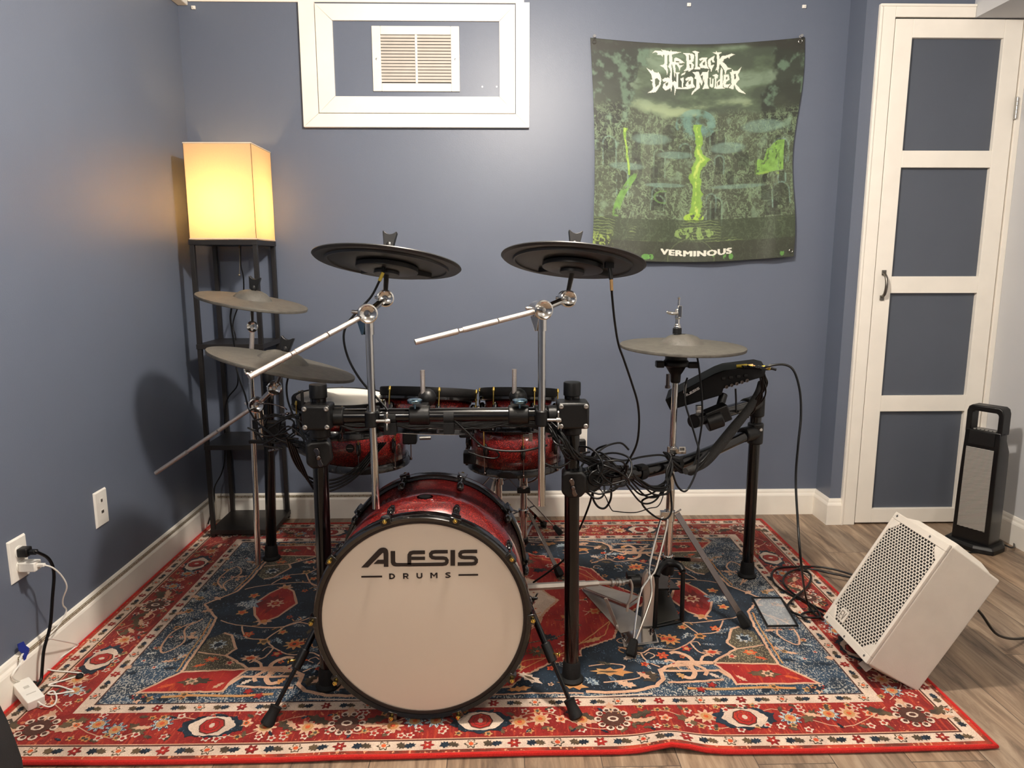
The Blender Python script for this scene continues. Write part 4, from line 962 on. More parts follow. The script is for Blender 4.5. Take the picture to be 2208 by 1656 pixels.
# black lead end on the rug by the wall
g = G(); g.path([aZ(62, 1466, .02), aZ(66, 1468, .017), aZ(84, 1473, .015), aZ(86, 1470, .017)], .003, seg=8, sub=5); g.path([aZ(60, 1464, .024), aZ(63, 1470, .016)], .004, seg=8)
tag(g.build('cable_end', cable_m), 'short black cable end poking out by the white controller brick', 'cable')
g = G(); p = aZ(172, 1461, RZ+.001); g.lathe([(.009, 0), (.010, .005), (.007, .010), (.002, .011)], p, (0, 0, 1), 16)
tag(g.build('rubber_plug', black_matte), 'small round black rubber piece on the red rug border beside the white cable', 'rubber piece')
# black bag edge at the lower left corner
t = thing('gig_bag', 'black padded bag edge poking into the bottom left corner of the view', 'bag', (-1.02, 1.20, 0))
pts = [aY(-60, 1480, 1.25), aY(-8, 1515, 1.25), aY(12, 1556, 1.25), aY(30, 1600, 1.25), aY(44, 1640, 1.25), aY(50, 1680, 1.25)]
P2 = [(p.x, p.z) for p in pts]; P2 += [(P2[-1][0]+.02, 0.0), (-1.22, 0.0), (-1.22, P2[0][1])]
g = G(); g.prism(P2, (0, 1.10, 0), (1, 0, 0), (0, 0, 1), (0, 1, 0), .16); g.build('body', mat('bag_nylon', (20, 19, 21), .75, noise_amt=.2, bump=.3, bump_scale=400), t, smooth=0, bevel=.008, bseg=3)
g = G(); g.path([V((p.x-.006, 1.10, p.z-.006)) for p in pts], .004, seg=8, sub=5); g.build('piping', black_p, t)

# ================================================================ clear framed tray on the rug
t = thing('clear_frame', 'small clear acrylic tray with black rim on the rug beside the white speaker', 'frame', (.895, 2.135, RZ))
c4 = [aZ(1622, 1289, .022), aZ(1684, 1289, .022), aZ(1720, 1349, .022), aZ(1655, 1350, .022)]
g = G()
for i in range(4): g.tube(c4[i], c4[(i+1) % 4], .0035, seg=8); g.sphere(c4[i], .0035, seg=8)
g.build('rim', black_p, t)
ac = mat('acrylic', (235, 238, 240), .05); ac.node_tree.nodes['Principled BSDF'].inputs['Alpha'].default_value = .13
g = G(); g.rings([[p+V((0, 0, -.001)) for p in c4], [p+V((0, 0, -.003)) for p in c4]]); g.rings([[p+V((0, 0, -.0085)) for p in c4], [p+V((0, 0, -.010)) for p in c4]]); g.build('pane', ac, t, smooth=0)

# ================================================================ WHITE SPEAKER (tilted wedge)
B = V((.973, 1.713, .088)); hv = V((.192, 0, .328)); nv_ = V((.863, 0, -.505)); wv = V((0, .25, 0))
hn = hv.normalized(); H_ = hv.length; Wd = .25; Dp = .172
st = thing('speaker', 'white powered speaker tilted back on the rug corner by the floor heater', 'speaker', (1.10, 1.84, 0))
def SP(a, b_, c): return B+wv*a+hv*b_+nv_*c*Dp      # a near>far, b bottom>top, c front>rear
g = G()
rear = lambda a, b_: SP(.5+(a-.5)*.96, .5+(b_-.5)*.93, 1)
def ringp(c, ins): return [SP(.5+(a-.5)*(1-ins), .5+(b_-.5)*(1-ins), c) for a, b_ in ((0, 0), (1, 0), (1, 1), (0, 1))]
g.rings([ringp(.02, 0), ringp(.10, 0), [SP(0, 0, .97), SP(1, 0, .97), SP(1, .96, 1), SP(0, .96, 1)]]); body = g.build('cabinet', spk_white, st, smooth=0, bevel=.005, bseg=3)
# side rails top and bottom (moulded edges)
for b0, s in ((1.0, 1), (0.0, -1)):
    g = G(); br1 = .972 if s > 0 else .0; q = [SP(.05, b0-.004*s, .12), SP(.95, b0-.004*s, .12), SP(.95, br1-.004*s, .85), SP(.05, br1-.004*s, .85)]; o2 = [p+hn*s*.011 for p in (SP(.15, b0, .25), SP(.85, b0, .25), SP(.85, br1, .75), SP(.15, br1, .75))]
    g.rings([q, o2]); g.build('moulded_end', spk_white, st, smooth=0, bevel=.003)
# bezel and perforated grille
fr = -nv_
g = G()
def FPt(a, b_, o=0): return SP(a, b_, 0)+fr*o
def slab(pts, o0, o1, mi=0): g.rings([[FPt(a, b_, o0) for a, b_ in pts], [FPt(a, b_, o1) for a, b_ in pts]], mi)
fx = .045; fy = .055
slab([(0, 0), (1, 0), (1, fy), (0, fy)], -.004, .004); slab([(0, 1-fy), (1, 1-fy), (1, 1), (0, 1)], -.004, .004); slab([(0, fy), (fx, fy), (fx, 1-fy), (0, 1-fy)], -.004, .004); slab([(1-fx, fy), (1, fy), (1, 1-fy), (1-fx, 1-fy)], -.004, .004)
for a0, b0, sa, sb in ((fx, fy, 1, 1), (1-fx, fy, -1, 1), (fx, 1-fy, 1, -1), (1-fx, 1-fy, -1, -1)): slab([(a0, b0), (a0+sa*.13, b0), (a0+sa*.11, b0+sb*.03), (a0+sa*.04, b0+sb*.075), (a0, b0+sb*.09)], -.004, .003)
g.build('bezel', spk_white, st, smooth=0, bevel=.0015)
gm = bpy.data.materials.new('grille_holes'); gm.use_nodes = True; N, L, b = nodes(gm)
g = G(); slab([(fx, fy), (1-fx, fy), (1-fx, 1-fy), (fx, 1-fy)], -.003, -.001); g.build('grille_backing', mat('grille_black', (10, 10, 11), .8), st, smooth=0)
# perforated sheet: real rows of slots left between strips
g = G()
nr = 44; nc = 17
bw = (1-2*fy)*H_; aw = (1-2*fx)*Wd
ph = bw/nr; pw = aw/nc
def P2(a, b_, o): return B+V((0, fx*Wd+a, 0))+hn*(fy*H_+b_)+fr*o
for r in range(nr):
    z0 = r*ph; web = ph*.24
    # solid web between rows
    g.rings([[P2(0, z0, .0005), P2(aw, z0, .0005), P2(aw, z0+web, .0005), P2(0, z0+web, .0005)], [P2(0, z0, .002), P2(aw, z0, .002), P2(aw, z0+web, .002), P2(0, z0+web, .002)]])
    off = 0 if r % 2 else pw/2
    for c in range(nc+1):
        a0 = max(0, off+c*pw-pw*.13); a1 = min(aw, off+c*pw+pw*.13)
        if a1 <= a0: continue
        g.rings([[P2(a0, z0+web, .0005), P2(a1, z0+web, .0005), P2(a1, z0+ph, .0005), P2(a0, z0+ph, .0005)], [P2(a0, z0+web, .002), P2(a1, z0+web, .002), P2(a1, z0+ph, .002), P2(a0, z0+ph, .002)]])
g.build('grille', spk_white, st, smooth=0)
# logo plate
g = G(); g.box(FPt(.72, .125, .004), (.036, .036, .004), (V((0, 1, 0)), hn, fr)); lo = g.build('badge', spk_white, st, smooth=0, bevel=.001)
g = G(); c = FPt(.72, .125, .0064); Yv = V((0, -1, 0))
for z0_, z1_ in ((-.012, -.0095), (.0095, .012), (-.0012, .0012)): g.prism([(-.012, z0_), (-.001, z0_), (-.001, z1_), (-.012, z1_)], c, Yv, hn, fr, .0004)
g.prism([(-.012, -.012), (-.0095, -.012), (-.0095, .012), (-.012, .012)], c, Yv, hn, fr, .0004)
g.prism([(.000, .012), (.003, .012), (.0065, -.006), (.010, .012), (.013, .012), (.008, -.012), (.005, -.012)], c, Yv, hn, fr, .0004)
g.build('badge_letters', mat('badge_grey', (120, 112, 102), .4), lo, smooth=0)
for a, b_ in ((.93, .025), (.5, .02), (.08, .03), (.93, .975), (.30, .975)):
    g = G(); g.tube(FPt(a, b_, .004), FPt(a, b_, .0055), .0032, seg=10); g.build('screw', steel, st)
# fold-out stand under the front edge
g = G(); g.box((1.03, 1.80, .038), (.05, .04, .005), (V((.80, 0, .6)).normalized(), V((0, 1, 0)), V((-.6, 0, .80)).normalized())); g.build('kick_stand', spk_white, st, smooth=0, bevel=.002)
g = G(); g.path([SP(.4, .35, 1.0)+V((0, 0, 0)), V((1.34, 1.86, .17)), V((1.46, 1.90, .06)), V((1.62, 1.98, .006)), V((1.80, 2.06, .006)), V((2.05, 2.10, .006))], .004, seg=8, sub=8); g.build('power_cord', cable_m, st)

# ================================================================ TOWER HEATER
hc = V((1.9425, 2.710, 0)); fx_ = V((.074, -.120, 0)).normalized(); fy_ = V((-fx_.y, fx_.x, 0)).normalized()       # fy_ points to the rear
ht = thing('tower_heater', 'black tower space heater with carry handle and silver grille by the right wall', 'heater', (hc.x, hc.y, 0))
def HP(a, d, z): return V((hc.x, hc.y, 0))+fx_*a+fy_*d+V((0, 0, z))
g = G(); base = []
for z, k in ((0.0, 1.0), (.018, 1.0), (.030, .93)):
    base.append([HP(a*k, d*k, z) for a, d in ((-.092, -.072), (.03, -.092), (.094, -.066), (.098, .02), (.078, .066), (-.078, .066), (-.098, .02))])
g.rings(base); g.build('base', black_p, ht, smooth=0, bevel=.004)
g = G()
prof = [(.028, .071, -.055, .052), (.20, .070, -.052, .056), (.34, .068, -.049, .060), (.40, .067, -.046, .058), (.448, .066, -.044, .030), (.482, .066, -.042, .026)]
g.rings([[HP(-w*.96, d0, z), HP(w*.96, d0, z), HP(w, d0+.012, z), HP(w, d1-.02, z), HP(w*.7, d1, z), HP(-w*.7, d1, z), HP(-w, d1-.02, z), HP(-w, d0+.012, z)] for z, w, d0, d1 in prof])
g.build('housing', mat('gloss_black', (9, 9, 10), .3, spec=.4, coat=.25), ht, smooth=30, bevel=.002)
g = G(); O = [(-.066, .47), (-.066, .555), (-.061, .572), (-.050, .580), (.050, .580), (.061, .572), (.066, .555), (.066, .47)]; I_ = [(-.047, .47), (-.047, .545), (-.045, .553), (-.038, .557), (.038, .557), (.045, .553), (.047, .545), (.047, .47)]
g.rings([[HP(o[0], -.041, o[1]), HP(i[0], -.039, i[1]), HP(i[0], .020, i[1]), HP(o[0], .024, o[1])] for o, i in zip(O, I_)])
g.build('carry_handle', black_p, ht, bevel=.004)
g = G(); d0 = -.0555
g.rings([[HP(-.052, d0+.0026, .083), HP(.050, d0+.0026, .083), HP(.048, d0+.011, .412), HP(-.052, d0+.011, .412)], [HP(-.052, d0-.0006, .083), HP(.050, d0-.0006, .083), HP(.048, d0+.0072, .412), HP(-.052, d0+.0072, .412)]])
hg = mat('heater_grille', (150, 148, 142), .45, metal=.5); N, L, b = nodes(hg)
tc = N.new('ShaderNodeTexCoord'); wv_ = N.new('ShaderNodeTexWave'); wv_.inputs['Scale'].default_value = 110; wv_.bands_direction = 'DIAGONAL'; wv_.inputs['Distortion'].default_value = .3; L.new(tc.outputs['Object'], wv_.inputs[0])
rr_ = N.new('ShaderNodeValToRGB'); rr_.color_ramp.elements[0].position = .3; rr_.color_ramp.elements[0].color = (*srgb((104, 102, 97)), 1); rr_.color_ramp.elements[1].position = .6; rr_.color_ramp.elements[1].color = (*srgb((205, 202, 195)), 1)
L.new(wv_.outputs['Fac'], rr_.inputs[0]); L.new(rr_.outputs[0], b.inputs['Base Color'])
g.build('front_grille', hg, ht, smooth=0, bevel=.001)
g = G(); g.rings([[HP(-.046, -.046, .425), HP(.046, -.046, .425), HP(.046, -.043, .478), HP(-.046, -.043, .478)], [HP(-.046, -.049, .425), HP(.046, -.049, .425), HP(.046, -.046, .480), HP(-.046, -.046, .480)]]); g.build('control_panel', black_p, ht, smooth=0, bevel=.002)
for k in range(6):
    g = G(); g.box(HP(-.036+k*.0145, -.026, .4835), (.009, .012, .004), (fx_, fy_, V((0, 0, 1)))); g.build('button', mat('button_grey', (120, 118, 114), .4), ht, smooth=0, bevel=.001)
g = G()
for k in range(6): g.box(HP(-.052+.0, -.0825+.0, .006)+V((0, 0, .0022*k))+fx_*.0, (.013-abs(k-3)*.0015, .0012, .0012), (fx_, fy_, V((0, 0, 1))))
g.build('base_logo', white_p, ht, smooth=0)
g = G(); g.path([HP(.06, .06, .02), HP(.11, .06, .014), aZ(2190, 1160, .006), aZ(2230, 1178, .006)], .0032, seg=8, sub=6)
g.path([aZ(2060, 1188, .005), aZ(2100, 1191, .005), aZ(2150, 1184, .006), HP(.06, .05, .012)], .0032, seg=8, sub=6); g.build('power_cord', cable_m, ht)
# ================================================================ RACK
def bolt(g, p, n, r=.006): g.lathe([(r, 0), (r, .002), (r*.6, .0035), (r*.3, .003)], p, n, 12)
LFp = V((-.458, 1.768, RZ)); RFp = V((.199, 1.782, RZ)); RRp = V((.905, 2.421, RZ)); LRp = V((-.872, 2.62, RZ))
rack = thing('drum_rack', 'black tubular drum rack with four posts and crossbars carrying the drums and cymbals', 'drum rack', (0, 2.1, RZ))
PR = .0195
tops = {'LF': (LFp, .832, LFp+V((.010, 0, 0))), 'RF': (RFp, .832, RFp+V((-.008, 0, 0))), 'RR': (RRp, .665, RRp), 'LR': (LRp, .735, LRp+V((.028, 0, 0)))}
for k, (p, zt, q) in tops.items():
    g = G(); t = V((q.x, q.y, zt)); g.tube(p+V((0, 0, .03)), t, PR, seg=28); o = g.build('post', black_tube, rack)
    g = G(); g.lathe([(PR+.0005, -.032), (PR+.0025, -.030), (PR+.0025, 0), (PR+.0015, .003), (PR-.004, .004)], t, (0, 0, 1), 28); g.build('end_cap', black_p, o)
    g = G(); g.lathe([(PR+.013, 0), (PR+.014, .006), (PR+.006, .014), (PR+.004, .05), (PR+.001, .058), (PR, .058)], p+V((0, 0, .001)), (0, 0, 1), 32); g.build('foot', black_matte, o)
zb = .752
g = G(); A_ = V((-.455, 1.772, zb)); B_ = V((.197, 1.776, zb)); g.tube(A_, B_, PR, seg=28); g.build('crossbar', black_tube, rack)
# side bars
SL0 = V((-.452, 1.80, .640)); SL1 = V((-.850, 2.60, .515))
g = G(); g.tube(SL0, SL1, PR, seg=28); g.build('side_bar', black_tube, rack)
SR0 = V((.21, 1.80, .572)); SR1 = V((.885, 2.405, .550))
def bar_curve(a, b, dip, n=10):
    return [a.lerp(b, i/n)+V((0, 0, -dip*math.sin(pi*i/n))) for i in range(n+1)]
SRc = bar_curve(SR0, SR1, .035)
g = G(); g.path(SRc, PR, seg=24, sub=2); g.build('side_bar', black_tube, rack)
g = G(); s0, s1 = aY(1497, 908, 2.12), V((.895, 2.405, .655)); g.tube(s0, s1, PR, seg=28)
o = g.build('module_bar', black_tube, rack); g = G(); d = (s1-s0).normalized(); g.lathe([(PR+.002, 0), (PR+.002, .025), (PR, .026)], s0-d*.004, d, 28); g.build('end_cap', black_p, o)
def clampbox(c, sz, ax=None, name='corner_clamp', bolts=((-1, 1), (1, 1), (-1, -1), (1, -1)), n=V((0, -1, 0))):
    g = G(); g.box(c, sz, ax); o = g.build(name, black_p, rack, smooth=30, bevel=.007, bseg=3)
    X, Y, Z = ax or (V((1, 0, 0)), V((0, 1, 0)), V((0, 0, 1)))
    for i, j in bolts:
        g = G(); bolt(g, c+X*i*(sz[0]/2-.009)+Z*j*(sz[2]/2-.009)-Y*sz[1]/2, -Y); g.build('bolt', steel, o)
    return o
clampbox(V((-.447, 1.756, .757)), (.072, .058, .064)); g = G(); g.tube((-.448, 1.768, .735), (-.448, 1.768, .70), .026, seg=24); g.tube((-.42, 1.772, .752), (-.385, 1.772, .752), .024, seg=24); g.build('clamp_sleeve', black_p, rack, bevel=.003)
clampbox(V((.190, 1.762, .757)), (.080, .062, .068)); g = G(); g.tube((.191, 1.782, .73), (.191, 1.782, .70), .026, seg=24); g.tube((.155, 1.776, .752), (.128, 1.776, .752), .024, seg=24); g.build('clamp_sleeve', black_p, rack, bevel=.003)
# flat strap standing up beside the left clamp
g = G(); a = aY(648, 905, 1.75); b = aY(657, 842, 1.75); g.box((a+b)/2, (.006, .012, (b-a).length)); g.build('clamp_lever', black_matte, rack, smooth=0, bevel=.002)
def wing(g, c, d, r=.022, t=.004, n=V((0, -1, 0)), mi=0):
    """two-winged nut: hub along n, wings along d"""
    n = V(n).normalized(); d = V(d).normalized(); s = n.cross(d)
    g.lathe([(r*.34, 0), (r*.36, .008), (r*.22, .013)], c, n, 14, mi)
    for k in (1, -1):
        P = [(r*.2, -r*.22), (r*.7, -r*.40), (r*1.15, -r*.34), (r*1.25, 0), (r*1.05, r*.24), (r*.6, r*.16), (r*.2, r*.22)]
        g.prism(P, c+n*.003, d*k, s*k, n, t, mi)
dchrome = mat('dark_chrome', (120, 112, 110), .12, metal=1)
# lower memory clamps with wing nuts
def lower_clamp(c, ang, zc):
    g = G(); X = V((math.cos(ang), math.sin(ang), 0)); Y = V((-math.sin(ang), math.cos(ang), 0))
    pts = [(-.030, .026), (-.018, .034), (.022, .034), (.034, .024), (.034, -.018), (.020, -.034), (-.016, -.036), (-.030, -.022)]
    g.prism(pts, c-Y*.030, X, V((0, 0, 1)), Y, .060); o = g.build('tube_clamp', black_p, rack, smooth=30, bevel=.006, bseg=3)
    g = G(); wing(g, c-Y*.033+V((.0, 0, -.004)), V((.35, 0, -1)), .020, .005, -Y); g.build('wing_nut', dchrome, o, bevel=.0012)
    return o
lower_clamp(V((-.455, 1.768, .660)), .25, 0); lower_clamp(V((.196, 1.775, .575)), -.1, 0)
g = G(); g.box((.232, 1.795, .572), (.05, .05, .052), (V((.75, .66, 0)), V((-.66, .75, 0)), V((0, 0, 1)))); g.tube((.225, 1.81, .572), (.26, 1.845, .570), .027, seg=24); g.build('clamp_sleeve', black_p, rack, bevel=.005)
d = (SL1-SL0).normalized(); g = G(); g.tube(SL0-d*.005, SL0+d*.045, .027, seg=24); g.build('clamp_sleeve', black_p, rack, bevel=.003)
# rear T clamps
for c, sz in ((V((.905, 2.418, .545)), .075), (V((.905, 2.418, .640)), .07), (V((-.846, 2.612, .520)), .075)):
    g = G(); g.tube(c-V((0, 0, sz/2)), c+V((0, 0, sz/2)), .027, seg=24); o = g.build('tee_clamp', black_p, rack, bevel=.005)
for a, b in ((V((.905, 2.418, .548)), SR1-V((.04, .035, 0))), (V((.905, 2.418, .655)), s1.lerp(s0, .18)), (V((-.846, 2.612, .520)), SL1.lerp(SL0, .06))):
    g = G(); g.tube(a, b, .026, seg=24); o = g.build('clamp_sleeve', black_p, rack, bevel=.004)
for c in (V((.915, 2.394, .562)), V((.897, 2.392, .678))):
    g = G(); bolt(g, c, (0, -1, .3)); g.build('bolt', steel, rack)

# ================================================================ BASS DRUM
kc = V((-.1815, 1.60, .286)); KR = .262
kd = thing('bass_drum', 'large red sparkle bass drum with a beige front head lettered in dark brown', 'bass drum', (kc.x, 1.78, RZ))
g = G(); g.lathe([(.2515, .02), (.2515, .345)], kc, (0, 1, 0), 96, cap0=False, cap1=False); so = g.build('shell', red_m, kd); q = so.modifiers.new('t', 'SOLIDIFY'); q.thickness = .006; q.offset = -1
def hoop(yf, s):
    g = G(); P = [(KR-.012, 0), (KR-.003, -.003*s), (KR+.001, .003*s), (KR+.0015, .012*s), (KR, .026*s), (KR+.001, .034*s), (KR-.002, .040*s), (KR-.008, .041*s), (KR-.0095, .035*s), (KR-.0115, .006*s)]
    g.lathe(P, kc+V((0, yf, 0)), (0, 1, 0), 96, closed=True, cap0=False, cap1=False); return g.build('hoop', hoop_m, kd, smooth=50)
hoop(0, 1); hoop(.365, -1)
g = G(); rr0 = .2375
g.lathe([(.2505, .013), (.2495, .009), (.246, .0075), (.240, .0072), (.001, .0062)], kc, (0, 1, 0), 96, cap0=False, mi=0)
hy = kc.y+.0059
# the collar ring of the head in black
g.lathe([(.2512, .0068), (.2512, .0045), (.2425, .0045), (.2425, .0068)], kc, (0, 1, 0), 96, closed=True, mi=1)
def head2(p, o): return V((p.x, hy-o, p.z))
def stk(*pts, w=.26): return stroke(list(pts), w)
LET = {'D': [stk((.14, 0), (.14, 1)), stk((.14, .88), (.45, .88), (.72, .78), (.86, .5), (.72, .22), (.45, .12), (.14, .12), w=.25)],
 'R': [stk((.14, 0), (.14, 1)), stk((.14, .88), (.6, .88), (.78, .8), (.84, .65), (.78, .5), (.6, .42), (.14, .42), w=.24), [(.38, .38), (.66, .38), (1, 0), (.70, 0)]],
 'U': [stk((.13, 1), (.13, .38), (.25, .18), (.5, .12), (.75, .18), (.87, .38), (.87, 1), w=.26)],
 'M': [stk((.11, 0), (.11, 1), w=.22), stk((.89, 0), (.89, 1), w=.22), [(0, 1), (.22, 1), (.5, .56), (.78, 1), (1, 1), (.5, .22)]],
 'S': [stk((.93, .84), (.7, .9), (.35, .88), (.15, .74), (.3, .6), (.7, .42), (.86, .27), (.66, .12), (.3, .1), (.05, .18), w=.24)]}
for S in alesis_shapes():
    # 1800 x 310 frame on (750+x/7.123, 1160+y/7.123)
    Q = []
    for x, y in S:
        X = 205+x; Yp = 148+y-(x/1800)*0
        Q.append(aY(750+X/7.123, 1160+Yp/7.123, hy-.0006))
    g.poly(Q, 1)
for x0_, x1_, ya, yb_ in ((207, 527, 596, 592), (1700, 2002, 569, 565)):
    g.poly([aY(750+x/7.123, 1160+y/7.123, hy-.0006) for x, y in ((x0_, ya-14), (x1_, yb_-14), (x1_, yb_+14), (x0_, ya+14))], 1)
for ch, x0_, x1_, y0_, y1_ in (('D', 635, 727, 545, 633), ('R', 848, 936, 541, 628), ('U', 1055, 1145, 537, 624), ('M', 1268, 1377, 532, 619), ('S', 1495, 1580, 527, 614)):
    a = aY(750+x0_/7.123, 1160+y1_/7.123, hy-.0006); b = aY(750+x1_/7.123, 1160+y0_/7.123, hy-.0006)
    for P_ in LET[ch]: g.poly([V((a.x+(b.x-a.x)*x, hy-.0006, a.z+(b.z-a.z)*y)) for x, y in P_], 1)
g.build('front_head', [head_m, logo_m], kd, smooth=50)
g = G(); g.lathe([(.25, .356), (.001, .356)], kc, (0, 1, 0), 64, cap0=False); g.build('rear_head', head_m, kd)
# lugs and claws: ten around the drum
for i in range(10):
    a = pi/2+(i+.5)*2*pi/10
    e = V((math.cos(a), 0, math.sin(a))); tn = V((-math.sin(a), 0, math.cos(a)))
    for yy, s in ((.0, 1), (.365, -1)):
        b0 = kc+V((0, yy, 0))
        g = G(); c = b0+e*(KR+.004)
        g.rings([[c+e*x+V((0, y*s, 0))+tn*w*k for x, y, w in ((-.014, -.004, .012), (.004, -.003, .014), (.006, .02, .012), (.003, .034, .008), (-.004, .034, .008))] for k in (-1, 1)])
        cl = g.build('claw', hoop_m, kd, smooth=40, bevel=.0015)
        g = G(); g.lathe([(.0045, .0), (.0052, .001), (.0055, .006), (.0028, .007), (.0028, .012), (.0022, .0125)], b0+e*(KR+.0035)+V((0, -.004*s, 0)), (0, -s, 0), 12); g.build('tension_bolt', brass, cl)
        g = G(); g.tube(b0+e*(KR+.0035)+V((0, 0, 0)), b0+e*(KR+.001)+V((0, .085*s, 0)), .0028, seg=8)
        g.build('tension_rod', hoop_m, cl)
        g = G(); c = kc+V((0, yy+.085*s, 0))+e*.2515
        g.lathe([(.004, -.026), (.0085, -.02), (.0105, 0), (.0085, .02), (.004, .026)], c+e*.007, (0, 1, 0), 12); g.box(c+e*.004, (.010, .03, .012), (tn, V((0, 1, 0)), e)); g.build('lug', hoop_m, kd, smooth=50, bevel=.001)
# oval badge
g = G(); bc = kc+V((-.006, .172, .2518+.0)); 
g.rings([[bc+V((.021*math.cos(2*pi*i/24), .019*math.sin(2*pi*i/24)*1.0, z-.0009*(math.cos(2*pi*i/24)**2))) for i in range(24)] for z in (-.0005, .0012)]); bo = g.build('badge', dchrome, kd)
g = G(); g.rings([[bc+V((.016*math.cos(2*pi*i/24), .0135*math.sin(2*pi*i/24), z)) for i in range(24)] for z in (.0010, .0016)]); g.build('badge_inlay', black_p, bo)
# spurs
for sx, top, mid, ft in ((-1, V((kc.x-.258, 1.74, .262)), None, V((-.572, 1.602, RZ+.001))), (1, V((kc.x+.258, 1.74, .262)), None, V((.196, 1.612, RZ+.001)))):
    t = top; d = (t-ft).normalized(); L_ = (t-ft).length
    g = G(); g.tube(ft+d*.045, ft+d*.19, .0058, seg=12); g.tube(ft+d*.165, t, .0085, seg=14); sp_ = g.build('spur', black_tube, kd)
    g = G(); g.tube(ft+d*.145, ft+d*.195, .0125, seg=14); g.build('spur_collar', black_p, sp_, bevel=.002)
    g = G(); c = ft+d*.168; wd = V((sx*.8, -.5, .15)).normalized(); g.tube(c+wd*.010, c+wd*.026, .0028, seg=8); g.box(c+wd*.029, (.004, .014, .007)); g.build('thumb_screw', brass, sp_, bevel=.001)
    g = G(); g.lathe([(.010, 0), (.0175, .004), (.0165, .014), (.013, .034), (.0145, .046), (.0155, .049), (.008, .051)], ft, d, 16); g.build('rubber_foot', black_matte, sp_)
    g = G(); g.sphere(t, .017); g.box(kc+V((sx*.2525, .14, -.024)), (.014, .05, .06)); br_ = g.build('spur_bracket', hoop_m, kd, bevel=.002)
    g = G(); wing(g, t+V((sx*.014, -.004, .010)), V((.5*sx, 0, 1)), .013, .005, V((sx, -.3, .2))); g.build('wing_screw', black_p, br_, bevel=.001)

# ================================================================ TOMS and SNARE
def drum(name, label, cat, c, R, h, n, kind='tom', nl=6, headmat=head_m, badge=None, ph=0, rim=.012):
    """c: centre of the batter head plane, h: overall depth, n: upward axis"""
    n = V(n).normalized(); c = V(c); lo = c-n*h
    t = thing(name, label, cat, lo)
    Rs = R-.012
    g = G(); g.lathe([(Rs, .012), (Rs, h-.020)], lo, n, 64, cap0=False, cap1=False); so = g.build('shell', red_m, t); q = so.modifiers.new('t', 'SOLIDIFY'); q.thickness = .005; q.offset = -1
    g = G(); g.lathe([(R-.004, h+.004), (R+.002, h+.0035), (R+.004, h), (R+.0035, h-.018), (R, h-.021), (R-.001, h-.030), (R-.008, h-.031), (R-.010, h-.004)], lo, n, 64, closed=True, cap0=False, cap1=False); ro = g.build('rim', black_matte, t, smooth=50)
    g = G(); g.lathe([(R+.001, h-.020), (R+.0055, h-.023), (R+.0055, h-.030), (R+.001, h-.033)], lo, n, 64, closed=True); g.build('rim_flange', hoop_m, ro, smooth=50)
    g = G(); g.lathe([(R-.009, h+.0015), (R*.5, h+.0018), (.001, h+.002)], lo, n, 64, cap0=False); g.build('head', headmat, t)
    g = G(); g.lathe([(R-.004, 0), (R+.003, .002), (R+.003, .018), (R-.002, .030), (R-.010, .030), (R-.010, .002)], lo, n, 64, closed=True); g.build('bottom_hoop', hoop_m, t, smooth=50)
    ax, u_, v_ = basis(n)
    for i in range(nl):
        a = 2*pi*(i+ph)/nl; e = u_*math.cos(a)+v_*math.sin(a)
        g = G(); s0_ = lo+e*(R+.006)
        g.tube(s0_+n*(h*.47+.02), s0_+n*(h-.004), .0021, seg=8); g.lathe([(.0045, 0), (.005, .005), (.0035, .009), (.003, .012)], s0_+n*(h-.008), n, 10); tr = g.build('tension_rod', brass, t)
        g = G(); g.tube(s0_+n*.012, s0_+n*(h*.47-.02), .0021, seg=8); g.lathe([(.0045, 0), (.005, .008), (.003, .010)], s0_+n*.006, n, 10); g.build('lower_tension_rod', dchrome, t)
        g = G(); cc = lo+e*(Rs+.008)+n*(h*.47); g.lathe([(.004, -.028), (.0075, -.022), (.0095, 0), (.0075, .022), (.004, .028)], cc+e*.002, n, 12); g.box(cc-e*.004, (.016, .012, .030), (v_*math.cos(a)-u_*math.sin(a), e, n)); g.build('lug', hoop_m, t, smooth=50, bevel=.001)
    if badge:
        e = V(badge)-lo; e = (e-n*e.dot(n)).normalized(); cc = lo+e*(Rs+.0005)+n*(h*.48); X_ = n.cross(e)
        g = G(); g.rings([[cc+X_*.0155*math.cos(2*pi*i/24)+n*.0155*math.sin(2*pi*i/24)+e*(z-.0006) for i in range(24)] for z in (-.001, .0022)]); bo = g.build('badge', dchrome, t)
        g = G(); g.rings([[cc+X_*.0125*math.cos(2*pi*i/24)+n*.0125*math.sin(2*pi*i/24)+e*(z-.0006) for i in range(24)] for z in (.002, .003)]); g.build('badge_inlay', black_p, bo)
        g = G(); g.box(cc+e*.0028, (.022, .0012, .0014), (X_, e, n)); g.build('badge_bar', steel, bo)
    return t
tA = aY(925, 846, 2.08); drum('tom_drum', 'wider red sparkle rack tom of the pair on the front bar', 'tom drum', (tA.x, 2.08, tA.z+.008), .139, .128, (.04, .205, .98), ph=.28)
tB = aY(1118, 846, 2.08); drum('tom_drum', 'smaller red sparkle rack tom, behind the chrome pole at the front bar\'s right end', 'tom drum', (tB.x, 2.08, tB.z+.008), .1105, .125, (.02, .205, .98), ph=.35)
tC = aY(738, 856, 2.20); drum('tom_drum', 'tom drum with white mesh head showing, tilted behind the left front rack post', 'tom drum', (tC.x, 2.20, tC.z), .148, .105, (.045, -.01, 1), headmat=headw_m, ph=.2)
tD = aY(787, 1003, 2.62); drum('tom_drum', 'low red sparkle floor tom with a round badge, hanging left below the front bar', 'tom drum', (tD.x, 2.62, tD.z+.212), .170, .20, (.015, -.01, 1), badge=(tD.x-.09, 1.9, tD.z), ph=.1, nl=8)
